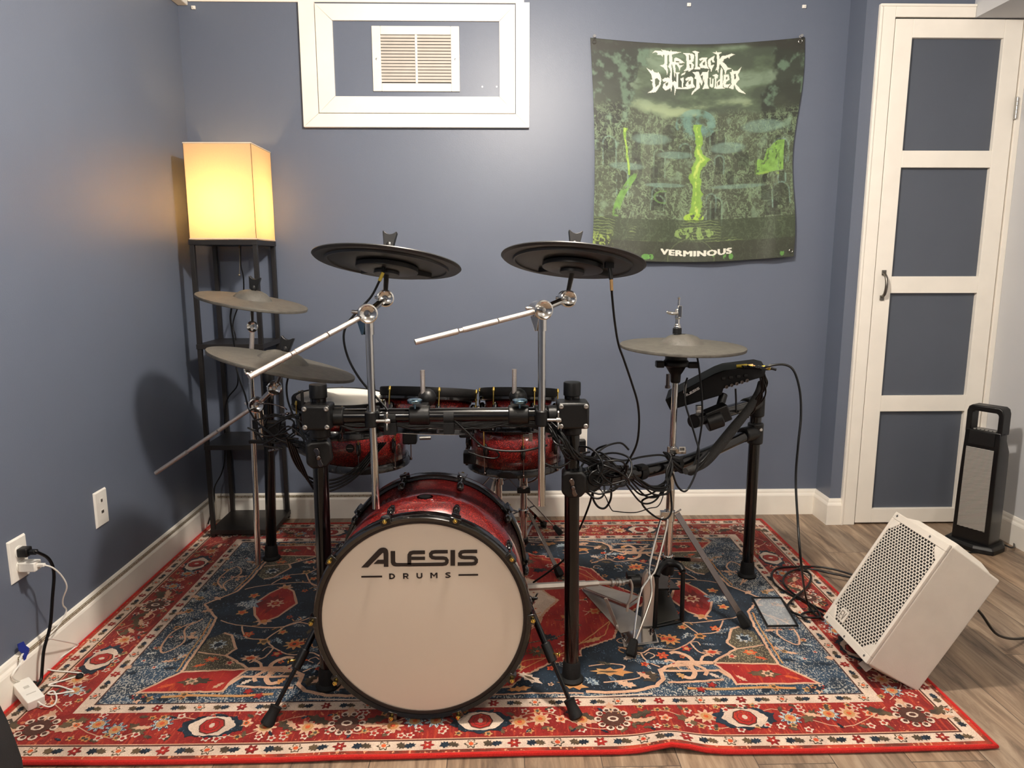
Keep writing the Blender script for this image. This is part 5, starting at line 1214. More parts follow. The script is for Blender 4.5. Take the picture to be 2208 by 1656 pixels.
tE = aY(1111, 1009, 2.62); drum('snare_drum', 'red sparkle snare drum below the front bar on a chrome stand at the back', 'snare drum', (tE.x, 2.62, tE.z+.215), .182, .20, (-.015, -.02, 1), ph=.15, nl=8)

# tom holders on the front bar: clamp, upright rod, wing nut, arm to the drum
def tom_holder(px, ptop, wx, drumc, label):
    x = aY(px, 895, 1.77).x; t = thing('tom_mount', label, 'tom mount', (x, 1.775, zb))
    g = G(); g.tube((x-.026, 1.774, zb), (x+.026, 1.774, zb), .0255, seg=24); g.box((x, 1.80, zb+.006), (.04, .05, .04)); g.build('bar_clamp', black_p, t, bevel=.003)
    g = G(); rx = aY(ptop[0], ptop[1], 1.83); g.tube((rx.x, 1.83, zb-.01), (rx.x, 1.83, rx.z), .0062, seg=14); g.build('rod', knurl, t)
    g = G(); g.sphere((rx.x+.01, 1.84, zb+.034), .024); g.path([(rx.x, 1.83, zb+.03), (rx.x+.01, 1.88, zb+.035), (drumc[0], 1.95, zb+.01), (drumc[0], 2.0, zb-.01)], .009, seg=10); g.build('arm', black_p, t)
    wp = aY(wx, 866, 1.76); g = G(); g.lathe([(.005, -.006), (.019, -.004), (.020, .004), (.014, .007), (.004, .008)], (wp.x, 1.762, wp.z), (0, 0, 1), 10); g.tube((wp.x, 1.762, wp.z-.04), (wp.x, 1.762, wp.z), .0032, seg=10); g.build('wing_nut', mat('blue_chrome', (120, 150, 170), .2, metal=1), t, bevel=.001)
tom_holder(905, (911, 798), 894, (tA.x, 0), 'tom mount with tall bare rod clamped mid front bar before the wider rack tom')
tom_holder(1118, (1109, 796), 1121, (tB.x, 0), 'tom mount with tall bare rod clamped on the front bar before the smaller rack tom')
# velcro cable wraps on the bar
for px, w in ((968, .026), (842, .03)):
    x = aY(px, 895, 1.77).x; g = G(); g.lathe([(.0215, -w/2), (.022, -w/2), (.022, w/2), (.0215, w/2)], (x, 1.774, zb-.004), (1, 0, 0), 24, closed=True)
    g.box((x, 1.769, zb-.030), (w, .034, .030)); g.build('cable_wrap', black_matte, rack, bevel=.004)
# black side brackets with thumb screw holding the floor tom and snare
g = G(); a = aY(893, 935, 2.48); g.box(a+V((-.015, 0, 0)), (.05, .045, .07)); g.box(a+V((.01, -.005, .03)), (.03, .03, .03)); b_ = g.build('drum_bracket', black_p, rack, bevel=.006)
g = G(); p = aY(905, 945, 2.46); q_ = aY(929, 944, 2.46); g.tube(p, q_, .0065, seg=12); g.build('thumb_screw', steel, b_)
g = G(); a = aY(1000, 925, 2.40); g.box(a+V((.01, 0, 0)), (.05, .06, .05)); g.tube(aY(1085, 925, 2.2), aY(1135, 925, 2.2), .018, seg=20); b_ = g.build('drum_bracket', black_p, rack, bevel=.005)
g = G(); g.tube(aY(1128, 940, 2.18), aY(1142, 940, 2.18), .005, seg=10); g.box(aY(1144, 943, 2.18), (.012, .006, .026)); g.build('thumb_screw', steel, b_, bevel=.001)
g = G(); a = aY(1013, 985, 2.47); g.box(a, (.045, .05, .042)); g.build('snare_throw_off', black_p, rack, bevel=.005)

# ================================================================ CYMBALS
def disc(name, label, c, R, n, under=True, bell=.35, th=.011, cat='cymbal', group=None):
    n = V(n).normalized(); c = V(c); t = thing(name, label, cat, c, group)
    g = G(); k = R
    top = [(R-.002, -.001), (R, .001), (R-.001, .0035)] + [(R*(.95-.6*i/8), .0045+.010*(1-((.95-.6*i/8)/.95)**1)*1.1) for i in range(9)]
    top += [(R*.30, .021), (R*.24, .030), (R*.16, .036), (R*.08, .038), (.008, .0385)]
    bot = [(.008, .024), (R*.2, .020), (R*.30, .004), (R*.34, -.004), (R*.80, -.006), (R*.84, -.003), (R-.006, -.004)]
    if not under: bot = [(.008, -.004), (R*.5, -.006), (R-.008, -.007)]; top[0] = (R-.001, -.005)
    g.lathe(top+bot, c, n, 72, closed=True, mi=0); g.build('rubber_disc', rubber_grey if not under else under_m, t, smooth=35)
    return t, n, c
# --- the two big ones seen from below
def big(name, label, pl, pr, Y, tilt):
    a, b = aY(*pl, Y), aY(*pr, Y); R = (b-a).length/2*1.0; c = (a+b)/2; sl = (b.z-a.z)/(b.x-a.x)
    n = V((-sl, tilt, 1)).normalized(); t, n, c = disc(name, label, c, R, n)
    ax, u_, v_ = basis(n); e = V((0, -1, 0)); e = (e-n*e.dot(n)).normalized(); s = n.cross(e)   # e to camera, s sideways
    g = G(); g.lathe([(R*.79, -.0055), (R*.80, -.009), (R*.825, -.009), (R*.835, -.003)], c, n, 72, closed=True); g.build('underside_ridge', under_m, t)
    g = G(); g.lathe([(.012, -.004), (R*.36, -.0045), (R*.42, -.008), (R*.42, -.0185), (R*.38, -.021), (.012, -.022)], c, n, 48, closed=True); g.build('underside_hub', under_m, t)
    g = G(); g.lathe([(.004, -.0215), (R*.17, -.0225), (R*.17, -.030), (.004, -.031)], c-s*R*0, n, 32, closed=True); g.build('rubber_washer', under_d, t)
    return t, n, c, R, e, s
def pad(t, c, n, e, s, a0, a1, r0, r1, depth=.016, m=None):
    g = G(); k = 14; A, B2 = [], []
    for i in range(k+1):
        a = math.radians(a0+(a1-a0)*i/k); d_ = e*math.cos(a)+s*math.sin(a); A.append(c+d_*r1); 
    for i in range(k+1):
        a = math.radians(a1+(a0-a1)*i/k); d_ = e*math.cos(a)+s*math.sin(a); A.append(c+d_*r0)
    g.rings([[p-n*.002 for p in A], [p-n*(.004+depth) for p in A]]); return g.build('sensor_housing', m or under_d, t, smooth=30, bevel=.002)
k1 = big('cymbal', 'large black rubber cymbal pad seen from below, over the blue-taped chrome pole', (675, 553), (995, 581), 1.85, .215)
k2 = big('cymbal', 'large black rubber cymbal pad seen from below, directly in front of the tapestry edge', (1080, 549), (1390, 580), 1.85, .225)
for (t, n, c, R, e, s) in (k1, k2): pad(t, c, n, e, s, 118, 222, R*.40, R*.66, .013)
# jack sockets with coloured tape
def jack(t, p0, p1, p2, m):
    g = G(); g.tube(p0, p1, .0052, seg=12); g.box(p0+V((0, .004, .006)), (.022, .02, .02)); o = g.build('jack_plug', black_p, t, bevel=.001)
    g = G(); g.tube(p1, p2, .0042, seg=12); g.build('tape_band', m, o)
j1 = [aY(828, 572, 1.80), aY(826, 588, 1.79), aY(818, 606, 1.785)]; jack(k1[0], *j1, yellow_m)
j2 = [aY(1314, 575, 1.80), aY(1318, 603, 1.795), aY(1319, 627, 1.79)]; jack(k2[0], *j2, tan_m)
# --- top-side ones
def small(name, label, pl, pr, Y, tilt, off=0):
    a, b = aY(*pl, Y), aY(*pr, Y); R = (b-a).length/2; c = (a+b)/2+V((0, 0, off)); sl = (b.z-a.z)/(b.x-a.x)
    return disc(name, label, c, R, V((-sl, tilt, 1)), under=False)+(R,)
c1 = small('cymbal', 'upper grey-brown rubber cymbal pad, tilted before the shelf lamp', (428, 631), (660, 671), 2.36, -.03)
c2 = small('cymbal', 'lower grey rubber cymbal pad, steeply tilted and crossed by a chrome boom end', (453, 747), (763, 817), 2.05, .062, -.004)
c3 = small('cymbal', 'level grey rubber hi-hat cymbal pad on its chrome stand', (1338, 746), (1604, 749), 2.15, -.025)
for cc_, off in ((c1, (-.12, -.02)), (c2, (-.16, .0)), (c3, (.14, .03))):
    n = cc_[1]; X_ = V((1, 0, 0)); X_ = (X_-n*X_.dot(n)).normalized(); Y_ = n.cross(X_); R = cc_[3]
    g = G(); add_text(g, 'ALESIS', cc_[2]+n*.0095+X_*(off[0]-.0)+Y_*off[1], X_, Y_, .03, .006, 0, bold=.02); g.build('moulded_lettering', under_m, cc_[0], smooth=0)

# ================================================================ CYMBAL BOOM ARMS
def drumkey_knob(g, c, n, r): g.lathe([(r, -r*.9), (r*1.0, -r*.2), (r*1.05, 0), (r*1.05, r*.55), (r*.9, r*.62), (r*.72, r*.45), (r*.3, r*.35), (r*.22, r*.6), (.001, r*.62)], c, n, 28)
def wing_top(c, n, t):
    """two-horned rubber wing nut on the cymbal"""
    ax = V(n).normalized(); X_ = V((1, 0, 0)); X_ = (X_-ax*X_.dot(ax)).normalized(); Y_ = ax.cross(X_)
    P = [(x_*1.28, y_*1.45) for x_, y_ in ((-.0095, 0), (.0095, 0), (.0115, .012), (.0145, .027), (.013, .0285), (.009, .0255), (.005, .0235), (0, .0225), (-.005, .0235), (-.009, .0255), (-.013, .0285), (-.0145, .027), (-.0115, .012))]
    g = G(); g.prism(P, c-Y_*.009, X_, ax, Y_, .018); g.lathe([(.011, -.002), (.0115, .003), (.010, .012), (.006, .016)], c, ax, 20)
    o = g.build('cymbal_nut', black_p, t, smooth=40, bevel=.002)
def boom(label, cym, tilt, clampp, tail, polebot, group=None, r=.0065, pole_r=.0095, blue=False):
    c, n, R = cym[2], V(cym[1]), cym[3]
    t = thing('cymbal_boom', label, 'cymbal arm', polebot)
    g = G(); g.tube(c-n*.035, c+n*.055, .004, seg=12); g.tube(tilt+V((0, .004, .0)), c-n*.030, .0065, seg=16); g.build('cymbal_post', chrome, t)
    wing_top(c+n*.040, n, t)
    g = G(); drumkey_knob(g, tilt, (0.25, -1, 0), .0205); g.lathe([(.004, 0), (.004, .012), (.003, .016)], tilt+V((-.012, .012, .0)), (-1, .2, .1), 10); g.build('tilter', chrome, t)
    g = G(); d = (tail-clampp).normalized(); g.tube(tilt+V((0, .006, 0)), clampp+V((0, .012, 0)), .0085, seg=16); g.build('boom_neck', chrome, t)
    g = G(); dn = (tail-clampp); L_ = dn.length
    g.tube(clampp+d*.01+V((0, .008, 0)), clampp+d*L_*.36, r, seg=16); g.tube(clampp+d*L_*.33, clampp+d*L_*.36, r*.85, seg=16); g.tube(clampp+d*L_*.37, clampp+d*L_*.64, r*1.03, seg=16); g.tube(clampp+d*L_*.63, clampp+d*L_*.67, r*.82, seg=16); g.tube(clampp+d*L_*.68, tail, r*1.03, seg=16)
    g.build('boom_rod', knurl, t)
    g = G(); drumkey_knob(g, clampp, (0.3, -1, 0), .0225); g.tube(clampp+V((-.006, .02, 0)), clampp+V((-.012, .04, 0)), .02, seg=24); g.lathe([(.004, 0), (.0045, .016), (.003, .02)], clampp+V((-.02, .01, .002)), (-1, 0, .1), 10); g.build('boom_clamp', chrome, t)
    g = G(); top = clampp+V((0, .016, 0)); g.tube(polebot, top, pole_r, seg=24); g.tube(top-(top-polebot).normalized()*.052, top, pole_r+.003, seg=24); g.build('pole', chrome, t)
    g = G(); p = top+V((-.014, -.002, -.034)); g.rings([[p+V((x, y, z)) for x, y in ((-.010, -.008), (.006, -.008), (.006, .010), (-.010, .010))] if False else [p+V((x*s_, y, z)) for x, y in ((-.012, -.008), (.006, -.008), (.006, .010), (-.012, .010))] for z, s_ in ((-.018, .3), (.018, 1.15))])
    g.build('boom_bracket', chrome if not blue else mat('blue_chrome', (120, 150, 170), .2, metal=1), t, smooth=0, bevel=.001)
    return t
PY_ = 1.735
b1 = boom('chrome cymbal boom on the left pole, its long tail crossing the lower grey cymbal', k1[:3][::1] and (k1[0], k1[1], k1[2], k1[3]), aY(830, 643, 1.80), aY(792, 676, PY_-.016), aY(537, 813, 1.50), aY(811, 1096, PY_), blue=True)
b2 = boom('chrome cymbal boom with short tail pointing left, on the pole before the smaller rack tom', (k2[0], k2[1], k2[2], k2[3]), aY(1223, 644, 1.80), aY(1169, 668, PY_-.016), aY(895, 738, 1.60), aY(1168, 1090, PY_))
# pole clamps on the crossbar
for px in (800, 1168):
    x = aY(px, 905, PY_).x; g = G(); g.tube((x, PY_, zb-.020), (x, PY_, zb+.020), .0155, seg=20); g.box((x, 1.755, zb), (.032, .03, .034)); g.tube((x-.016, 1.774, zb), (x+.016, 1.774, zb), .0255, seg=24); o = g.build('pole_clamp', black_p, rack, bevel=.003)
    g = G(); g.tube((x+.012, PY_-.004, zb-.004), (x+.038, PY_-.006, zb-.004), .0038, seg=10); wing(g, V((x+.036, PY_-.006, zb-.004)), V((0, 0, 1)), .019, .004, V((1, -.1, 0))); g.build('wing_nut', steel, o, bevel=.001)
# left: two booms on the side bar
P1b = aY(557, 1217, 2.32); 
t = thing('cymbal_boom', 'straight chrome cymbal pole under the upper grey cymbal, hanging beside the left rear rack post', 'cymbal arm', P1b)
n = c1[1]; cc_ = c1[2]; ti = aY(544, 704, 2.34); j_ = aY(541, 795, 2.33); tp = aY(550, 868, 2.32)
g = G(); g.tube(cc_-n*.03, cc_+n*.058, .004, seg=12); g.tube(ti, cc_-n*.02, .0065, seg=14); g.build('cymbal_post', chrome, t); wing_top(cc_+n*.042, n, t)
g = G(); drumkey_knob(g, ti, (0.25, -1, 0), .0175); g.build('tilter', chrome, t)
g = G(); g.tube(ti, j_, .0078, seg=16); g.build('upper_rod', knurl, t)
g = G(); drumkey_knob(g, j_+V((0, -.01, 0)), (.25, -1, 0), .0185); g.build('joint', chrome, t)
g = G(); g.tube(P1b, j_, .0095, seg=22); g.tube(aY(554, 925, 2.32), aY(553, 895, 2.32), .0125, seg=22); g.build('pole', chrome, t)
c2b = (c2[0], c2[1], c2[2], c2[3])
t2p = aY(592, 836, 2.12); cl2 = aY(553, 873, 2.17)
b4 = boom('chrome cymbal boom whose thin tail points down at the left wall, below both grey cymbals', c2b, t2p, cl2, aY(336, 1020, 2.26), aY(566, 940, 2.20))
g = G(); g.box(aY(566, 952, 2.2), (.085, .012, .012)); g.build('clamp_bar', black_p, rack, bevel=.003)
g = G(); c = aY(556, 905, 2.30); g.tube(c-V((0, 0, .03)), c+V((0, 0, .02)), .018, seg=20); g.tube(aY(556, 925, 2.30), aY(610, 935, 2.36), .022, seg=20); g.box(aY(590, 925, 2.33), (.07, .05, .05)); o = g.build('pole_clamp', black_p, rack, bevel=.004)
for px, py, yy in ((566, 898, 2.2), (598, 896, 2.2), (590, 970, 2.2), (620, 892, 2.15)):
    g = G(); wing(g, aY(px, py, yy), V((1, 0, .3)), .014, .004, V((.2, -1, .3))); g.build('wing_nut', dchrome, o, bevel=.001)
for px, py, yy, r_ in ((655, 845, 1.9, .005), (660, 868, 1.9, .006), (640, 866, 1.95, .005)):
    pass
# ================================================================ HI-HAT STAND
hx, hy_ = .548, 2.15
hs_ = thing('hi_hat_stand', 'chrome hi-hat stand with black footboard frame and two flat strut legs', 'hi-hat stand', (hx, hy_, RZ))
zc = c3[2].z
g = G(); g.tube((hx, hy_, zc), (hx+.002, hy_, zc+.148), .0034, seg=12); g.lathe([(.003, 0), (.0045, .002), (.0045, .006), (.002, .008)], (hx+.002, hy_, zc+.143), (0, 0, 1), 12); g.build('pull_rod', chrome, hs_)
g = G(); p = V((hx, hy_, zc+.040)); g.lathe([(.0135, 0), (.0135, .016), (.011, .018), (.009, .019)], p, (0, 0, 1), 20); g.build('felt_cup', black_p, hs_)
g = G(); g.lathe([(.011, .017), (.011, .022), (.0095, .023), (.0095, .028), (.007, .029), (.0065, .045), (.0085, .047), (.0085, .072), (.0065, .075)], p, (0, 0, 1), 18); g.box(p+V((.004, -.004, .068)), (.012, .012, .034)); co_ = g.build('clutch', chrome, hs_, bevel=.001)
g = G(); a = aY(1462, 675, hy_-.012); b = aY(1437, 672, hy_-.012); g.path([a, aY(1453, 676, hy_-.012), aY(1444, 675, hy_-.012), b], lambda t_: .003+.0025*math.sin(pi*t_), seg=10); g.build('clutch_screw', chrome, co_)
g = G(); g.lathe([(.034, -.005), (.034, -.012), (.033, -.040), (.036, -.042), (.040, -.046), (.040, -.058), (.030, -.062), (.020, -.080), (.016, -.085), (.015, -.110), (.010, -.112)], (hx, hy_, zc), (0, 0, 1), 32); g.box((hx-.052, hy_-.01, zc-.052), (.024, .026, .020)); g.box((hx+.050, hy_-.01, zc-.055), (.034, .024, .018)); g.build('controller', black_p, hs_, smooth=40, bevel=.003)
g = G(); g.tube((hx-.026, hy_-.012, zc-.082), (hx-.026, hy_-.012, zc-.125), .006, seg=12); g.tube((hx-.026, hy_-.012, zc-.118), (hx-.026, hy_-.012, zc-.126), .0085, seg=12); g.build('spring_screw', dchrome, hs_)
zt = zc-.105
zt_ = aY(1468, 1232, 2.08).z
g = G(); g.tube((hx-.002, hy_, .40), (hx, hy_, zt), .0098, seg=24); g.build('upper_tube', chrome, hs_)
g = G(); g.tube((hx-.003, hy_, zt_+.01), (hx-.002, hy_, .43), .0128, seg=24); g.build('lower_tube', chrome, hs_)
g = G(); zz = aY(1455, 970, hy_).z; g.tube((hx-.002, hy_, zz-.012), (hx-.002, hy_, zz+.012), .016, seg=20); g.box((hx+.012, hy_-.014, zz), (.05, .012, .016)); mc_ = g.build('memory_lock', chrome, hs_, bevel=.001)
q_ = aY(1471, 969, hy_-.024)
g = G(); g.box(q_, (.019, .002, .016)); tg = g.build('barcode_label', white_p, mc_, smooth=0)
g = G()
for k in range(9): g.box(q_+V((-.007+k*.0017, -.0012, .001)), (.0009 if k % 3 else .0014, .0006, .009))
g.build('barcode_bars', logo_m, tg, smooth=0)
zh = aY(1445, 1108, hy_).z
g = G(); g.tube((hx-.003, hy_, zh-.022), (hx-.003, hy_, zh+.012), .0175, seg=22); g.box((hx-.024, hy_-.01, zh), (.02, .02, .026)); g.tube((hx+.012, hy_-.012, zh+.006), (hx+.030, hy_-.014, zh+.020), .003, seg=8); g.build('tripod_hub', chrome, hs_, bevel=.002)
z2 = aY(1445, 1205, hy_).z
g = G(); g.tube((hx-.003, hy_, z2-.010), (hx-.003, hy_, z2+.014), .017, seg=22); g.build('lower_hub', chrome, hs_, bevel=.002)
def strap(g, a, b, w, t, tw=V((1, 0, 0))):
    a, b = V(a), V(b); d = (b-a).normalized(); s = (tw-d*tw.dot(d)).normalized(); n_ = d.cross(s); g.box((a+b)/2, ((b-a).length, w, t), (d, s, n_))
def foot_rubber(t, f, d, par=None, s=1.0):
    g = G(); d = V(d).normalized(); ax, u_, v_ = basis(d); R0 = []
    for k, w, h_ in ((-.004, .018, .018), (.010, .019, .019), (.040, .0145, .015), (.046, .012, .013)): R0.append([f+d*k*s+u_*w*s*math.cos(pi/4+pi/2*i)+v_*h_*s*math.sin(pi/4+pi/2*i) for i in range(4)])
    g.rings(R0); return g.build('rubber_foot', black_matte, par or t, smooth=0, bevel=.003)
f1 = aZ(1610, 1348, RZ+.012); f2 = aZ(1360, 1412, RZ+.012)
st0 = V((hx+.020, hy_-.004, zh+.002))
m1 = st0.lerp(f1, .08)+V((0, 0, .006))
g = G(); strap(g, st0, f1, .020, .003, V((1, .3, .2))); l1 = g.build('leg', dchrome, hs_, bevel=.001); foot_rubber(hs_, f1, st0-f1, l1)
g = G(); strap(g, (hx+.01, hy_, z2), st0.lerp(f1, .42), .014, .003, V((0, 0, 1))); g.build('brace', dchrome, hs_, bevel=.001)
# front left leg: looped flat wire
st1 = V((hx-.020, hy_-.016, zh-.004)); mm = st1.lerp(f2, .40)
d = (f2-st1).normalized(); s = V((1, .2, 0)); s = (s-d*s.dot(d)).normalized()
g = G()
for k in (1, -1):
    P = [st1+s*.004*k, st1.lerp(f2, .06)+s*.012*k, st1.lerp(f2, .38)+s*.011*k, st1.lerp(f2, .46)+s*.003*k, st1.lerp(f2, .56)+s*.016*k, st1.lerp(f2, .66)+s*.016*k, st1.lerp(f2, .90)+s*.004*k, f2+(-d)*.03]
    g.path(P, .0036, seg=8, sub=6)
l2 = g.build('leg', chrome, hs_); foot_rubber(hs_, f2, -d, l2)
g = G(); strap(g, (hx-.012, hy_-.004, z2), st1.lerp(f2, .44), .014, .003, V((0, 0, 1))); g.build('brace', dchrome, hs_, bevel=.001)
# footboard frame
a0 = aZ(1412, 1352, RZ+.004); a1 = aZ(1470, 1340, RZ+.004); zt_ = aY(1468, 1232, a1.y).z
c0 = V((a0.x, a0.y, zt_)); c1_ = V((a1.x-.002, a1.y, zt_))
g = G()
g.tube(a0, c0, .007, seg=10); g.tube(a1, c1_, .007, seg=10); g.path([c0, c0+V((.01, .02, .012)), (c0+c1_)/2+V((0, .05, .012)), c1_+V((-.01, .02, .012)), c1_], .011, seg=10); g.tube(a0+V((0, 0, .001)), a1+V((0, 0, .001)), .005, seg=8)
g.build('frame', black_p, hs_, bevel=.001)
g = G(); g.tube((hx-.003, hy_, zt_-.035), (hx-.003, hy_, zt_+.022), .021, seg=22); g.build('base_socket', black_p, hs_, bevel=.003)
g = G(); r0 = V((a0.x+.004, a0.y+.01, RZ+.006)); r1 = V((a1.x-.004, a1.y+.01, RZ+.006)); g.rings([[r0, r1, V((r1.x+.02, r1.y+.30, RZ+.006)), V((r0.x+.03, r0.y+.30, RZ+.006))], [r0+V((0, 0, .003)), r1+V((0, 0, .003)), V((r1.x+.02, r1.y+.30, RZ+.009)), V((r0.x+.03, r0.y+.30, RZ+.009))]]); g.build('base_plate', mat('dull_plate', (92, 90, 84), .4, metal=.7), hs_, smooth=0, bevel=.001)
g = G(); g.rings([[V((hx-.045, 2.13, .10)), V((hx+.035, 2.13, .10)), V((hx+.05, 2.40, .03)), V((hx-.05, 2.40, .03))], [V((hx-.045, 2.13, .106)), V((hx+.035, 2.13, .106)), V((hx+.05, 2.40, .036)), V((hx-.05, 2.40, .036))]]); g.build('footboard', black_p, hs_, smooth=0, bevel=.002)
g = G()
for k in range(9):
    p = V((hx-.004, hy_-.03, zt_-.03-k*.0085)); g.lathe([(.0035, -.001), (.0042, .0), (.0035, .003)], p, (1, 0, 0) if k % 2 else (0, 1, 0), 8)
g.build('chain', dchrome, hs_)

# ================================================================ SECOND PEDAL OF THE DOUBLE BASS PEDAL
pd = thing('bass_pedal', 'silver slave bass pedal with drive shaft, its plate and cam beneath the hi-hat stand', 'drum pedal', (.40, 2.06, RZ))
z = RZ+.002
A = aZ(1338, 1366, z); Bq = aZ(1345, 1396, z); C_ = aZ(1421, 1386, z); D_ = aZ(1408, 1350, z)
h0 = aZ(1254, 1272, z); h1 = aZ(1282, 1262, z)
alum = mat('satin_aluminium', (200, 192, 182), .42, metal=.6, noise_amt=.1, noise_scale=15)
g = G(); base = [V((p.x, p.y, z)) for p in (Bq, C_, D_, h1, h0, A)]; g.rings([base, [p+V((0, 0, .0035)) for p in base]]); g.build('base_plate', alum, pd, smooth=0, bevel=.0015)
g = G(); base = [V((p.x, p.y, z+.0036)) for p in (A.lerp(Bq, .1), Bq.lerp(C_, .06), C_.lerp(Bq, .05), D_.lerp(C_, .1))]; g.rings([base, [p+V((0, 0, .003)) for p in base]]); g.build('toe_plate', chrome, pd, smooth=0, bevel=.001)
# footboard rising from the heel to the posts
g = G(); q4 = [aZ(1256, 1268, .030), aZ(1282, 1261, .032), aY(1378, 1288, 2.10), aY(1352, 1306, 2.06)]
g.rings([q4, [p+V((0, 0, .005)) for p in q4]]); g.build('footboard', alum, pd, smooth=0, bevel=.002)
g = G(); q4 = [aY(1352, 1306, 2.055), aY(1375, 1291, 2.09), aY(1377, 1297, 2.085), aY(1354, 1313, 2.05)]; g.poly(q4); g.poly([aZ(1256, 1269, .026), aZ(1258, 1275, .022), aY(1354, 1313, 2.05), aY(1352, 1306, 2.055)]); g.build('footboard_edge', steel, pd, smooth=0)
# upright post plate
g = G(); yp = 2.045
pc = [aY(*p, yp) for p in ((1384, 1352), (1407, 1350), (1413, 1262), (1411, 1246), (1404, 1234), (1396, 1232), (1389, 1242), (1386, 1262), (1389, 1300))]
g.rings([pc, [p+V((0, .022, 0)) for p in pc]]); g.build('post', alum, pd, smooth=30, bevel=.002)
sh0 = aY(1136, 1266, 1.93); sh1 = aY(1262, 1259, 1.975); sh2 = aY(1290, 1257, 1.985); sh3 = aY(1338, 1256, 2.01); sh4 = aY(1372, 1250, 2.03)
g = G(); g.tube(sh0, sh1, .0105, seg=6); g.tube(sh1, sh2, .0085, seg=6); g.tube(sh2, sh3, .0062, seg=12); g.build('drive_shaft', alum, pd, smooth=30)
g = G()
for k, r_ in ((0, .012), (.35, .009), (.5, .0125), (.8, .010)): p = sh2.lerp(sh3, .55+k*.6); g.tube(p, p+(sh3-sh2).normalized()*.008, r_, seg=12)
g.tube(sh3, sh4, .007, seg=12); g.build('universal_joint', steel, pd)
g = G(); g.lathe([(.008, -.018), (.022, -.016), (.022, .016), (.008, .018)], aY(1368, 1252, 2.03), (1, .1, 0), 14); g.box(aY(1360, 1243, 2.035), (.026, .03, .022)); g.build('cam', black_p, pd, bevel=.003)
g = G(); p = aY(1359, 1250, 2.0); q_ = aY(1354, 1302, 1.99); g.path([p, p+V((.006, -.002, -.02)), q_+V((.008, 0, .02)), q_], .006, seg=8, flat=.6); g.tube(q_, aY(1352, 1318, 1.99), .004, seg=8); g.build('spring_lever', alum, pd)
g = G(); p = aY(1306, 1290, 1.99); q_ = aZ(1330, 1350, z+.008); strap(g, p, q_, .010, .004); g.lathe([(.010, -.004), (.010, .004)], q_, (1, 0, 0), 14); g.build('clamp_lever', alum, pd, bevel=.001)
for px, py in ((1347, 1376), (1405, 1363)):
    g = G(); p = aZ(px, py, z+.004); g.lathe([(.010, 0), (.010, .003), (.0065, .004), (.0065, .010), (.005, .014), (.002, .015)], p, (0, 0, 1), 14); g.build('spike_knob', dchrome, pd)

# ================================================================ SNARE STAND and second tripod
def tripod(name, label, cat, x, y, ztop, zhub, feet, zlow, r0=.012, r1=.0095, br=.5):
    t = thing(name, label, cat, (x, y, 0))
    g = G(); g.tube((x, y, zlow-.02), (x, y, zhub+.10), r0, seg=20); g.tube((x, y, zhub+.08), (x, y, ztop), r1, seg=20); g.build('tube', chrome, t)
    g = G(); g.tube((x, y, zhub-.016), (x, y, zhub+.012), r0+.006, seg=20); 
    g.tube((x, y, zhub+.085), (x, y, zhub+.105), r0+.004, seg=20); g.build('collar', chrome, t, bevel=.001)
    g = G(); g.tube((x, y, zlow-.012), (x, y, zlow+.012), r0+.005, seg=20); g.build('lower_collar', black_p, t, bevel=.001)
    for fx2, fy2 in feet:
        f = V((fx2, fy2, (RZ if -1.26 < fx2 < 1.17 and 1.49 < fy2 < 3.0 else 0)+.012)); d = (V((fx2, fy2, 0))-V((x, y, 0))).normalized(); a = V((x, y, zhub))+d*.02
        g = G(); kn = a+d*.02+V((0, 0, .008)); strap(g, a, kn, .016, .003, V((-d.y, d.x, 0))); strap(g, kn, f, .016, .003, V((-d.y, d.x, 0))); l = g.build('leg', dchrome, t, bevel=.001); foot_rubber(t, f, kn-f, l, .9)
        g = G(); strap(g, V((x, y, zlow))+d*.014, kn.lerp(f, br), .012, .0025, V((-d.y, d.x, 0))); g.build('brace', dchrome, t, bevel=.001)
    return t
xs = aY(1129, 1080, 2.62).x
tp_ = tripod('snare_stand', 'chrome snare stand with splayed basket arms under the right red drum', 'drum stand', xs, 2.62, .345, .19, [(.225, 2.42), (.20, 2.93), (xs-.27, 2.62)], .075, .0135, .0155)
g = G(); top = V((xs, 2.62, .325))
for dx, dy in ((-.028, .08), (.10, .05), (.0, -.1)):
    P = [top+V((0, 0, -.02)), top+V((dx*.45, dy*.45, -.012)), top+V((dx, dy, .035)), top+V((dx*1.05, dy*1.05, .048))]
    g.path(P, .008, seg=8, sub=5, flat=.35)
g.build('basket', chrome, tp_)
g = G(); g.box(top+V((0, 0, -.045)), (.05, .035, .022)); g.build('basket_grip', black_p, tp_, bevel=.004)
x1_ = aY(1075, 1040, 2.80).x
tripod('tripod_stand', 'chrome tripod stand nearest the back wall, left of the snare stand', 'drum stand', x1_, 2.80, .40, .262, [(.262, 2.83), (x1_-.22, 2.93), (x1_-.10, 2.56)], .10, .0145, .011)

# ================================================================ SOUND MODULE
md = thing('sound_module', 'black drum sound module with silver lettering and plugged cables, tilted on the right rack arm', 'drum module', aY(1560, 850, 2.2))
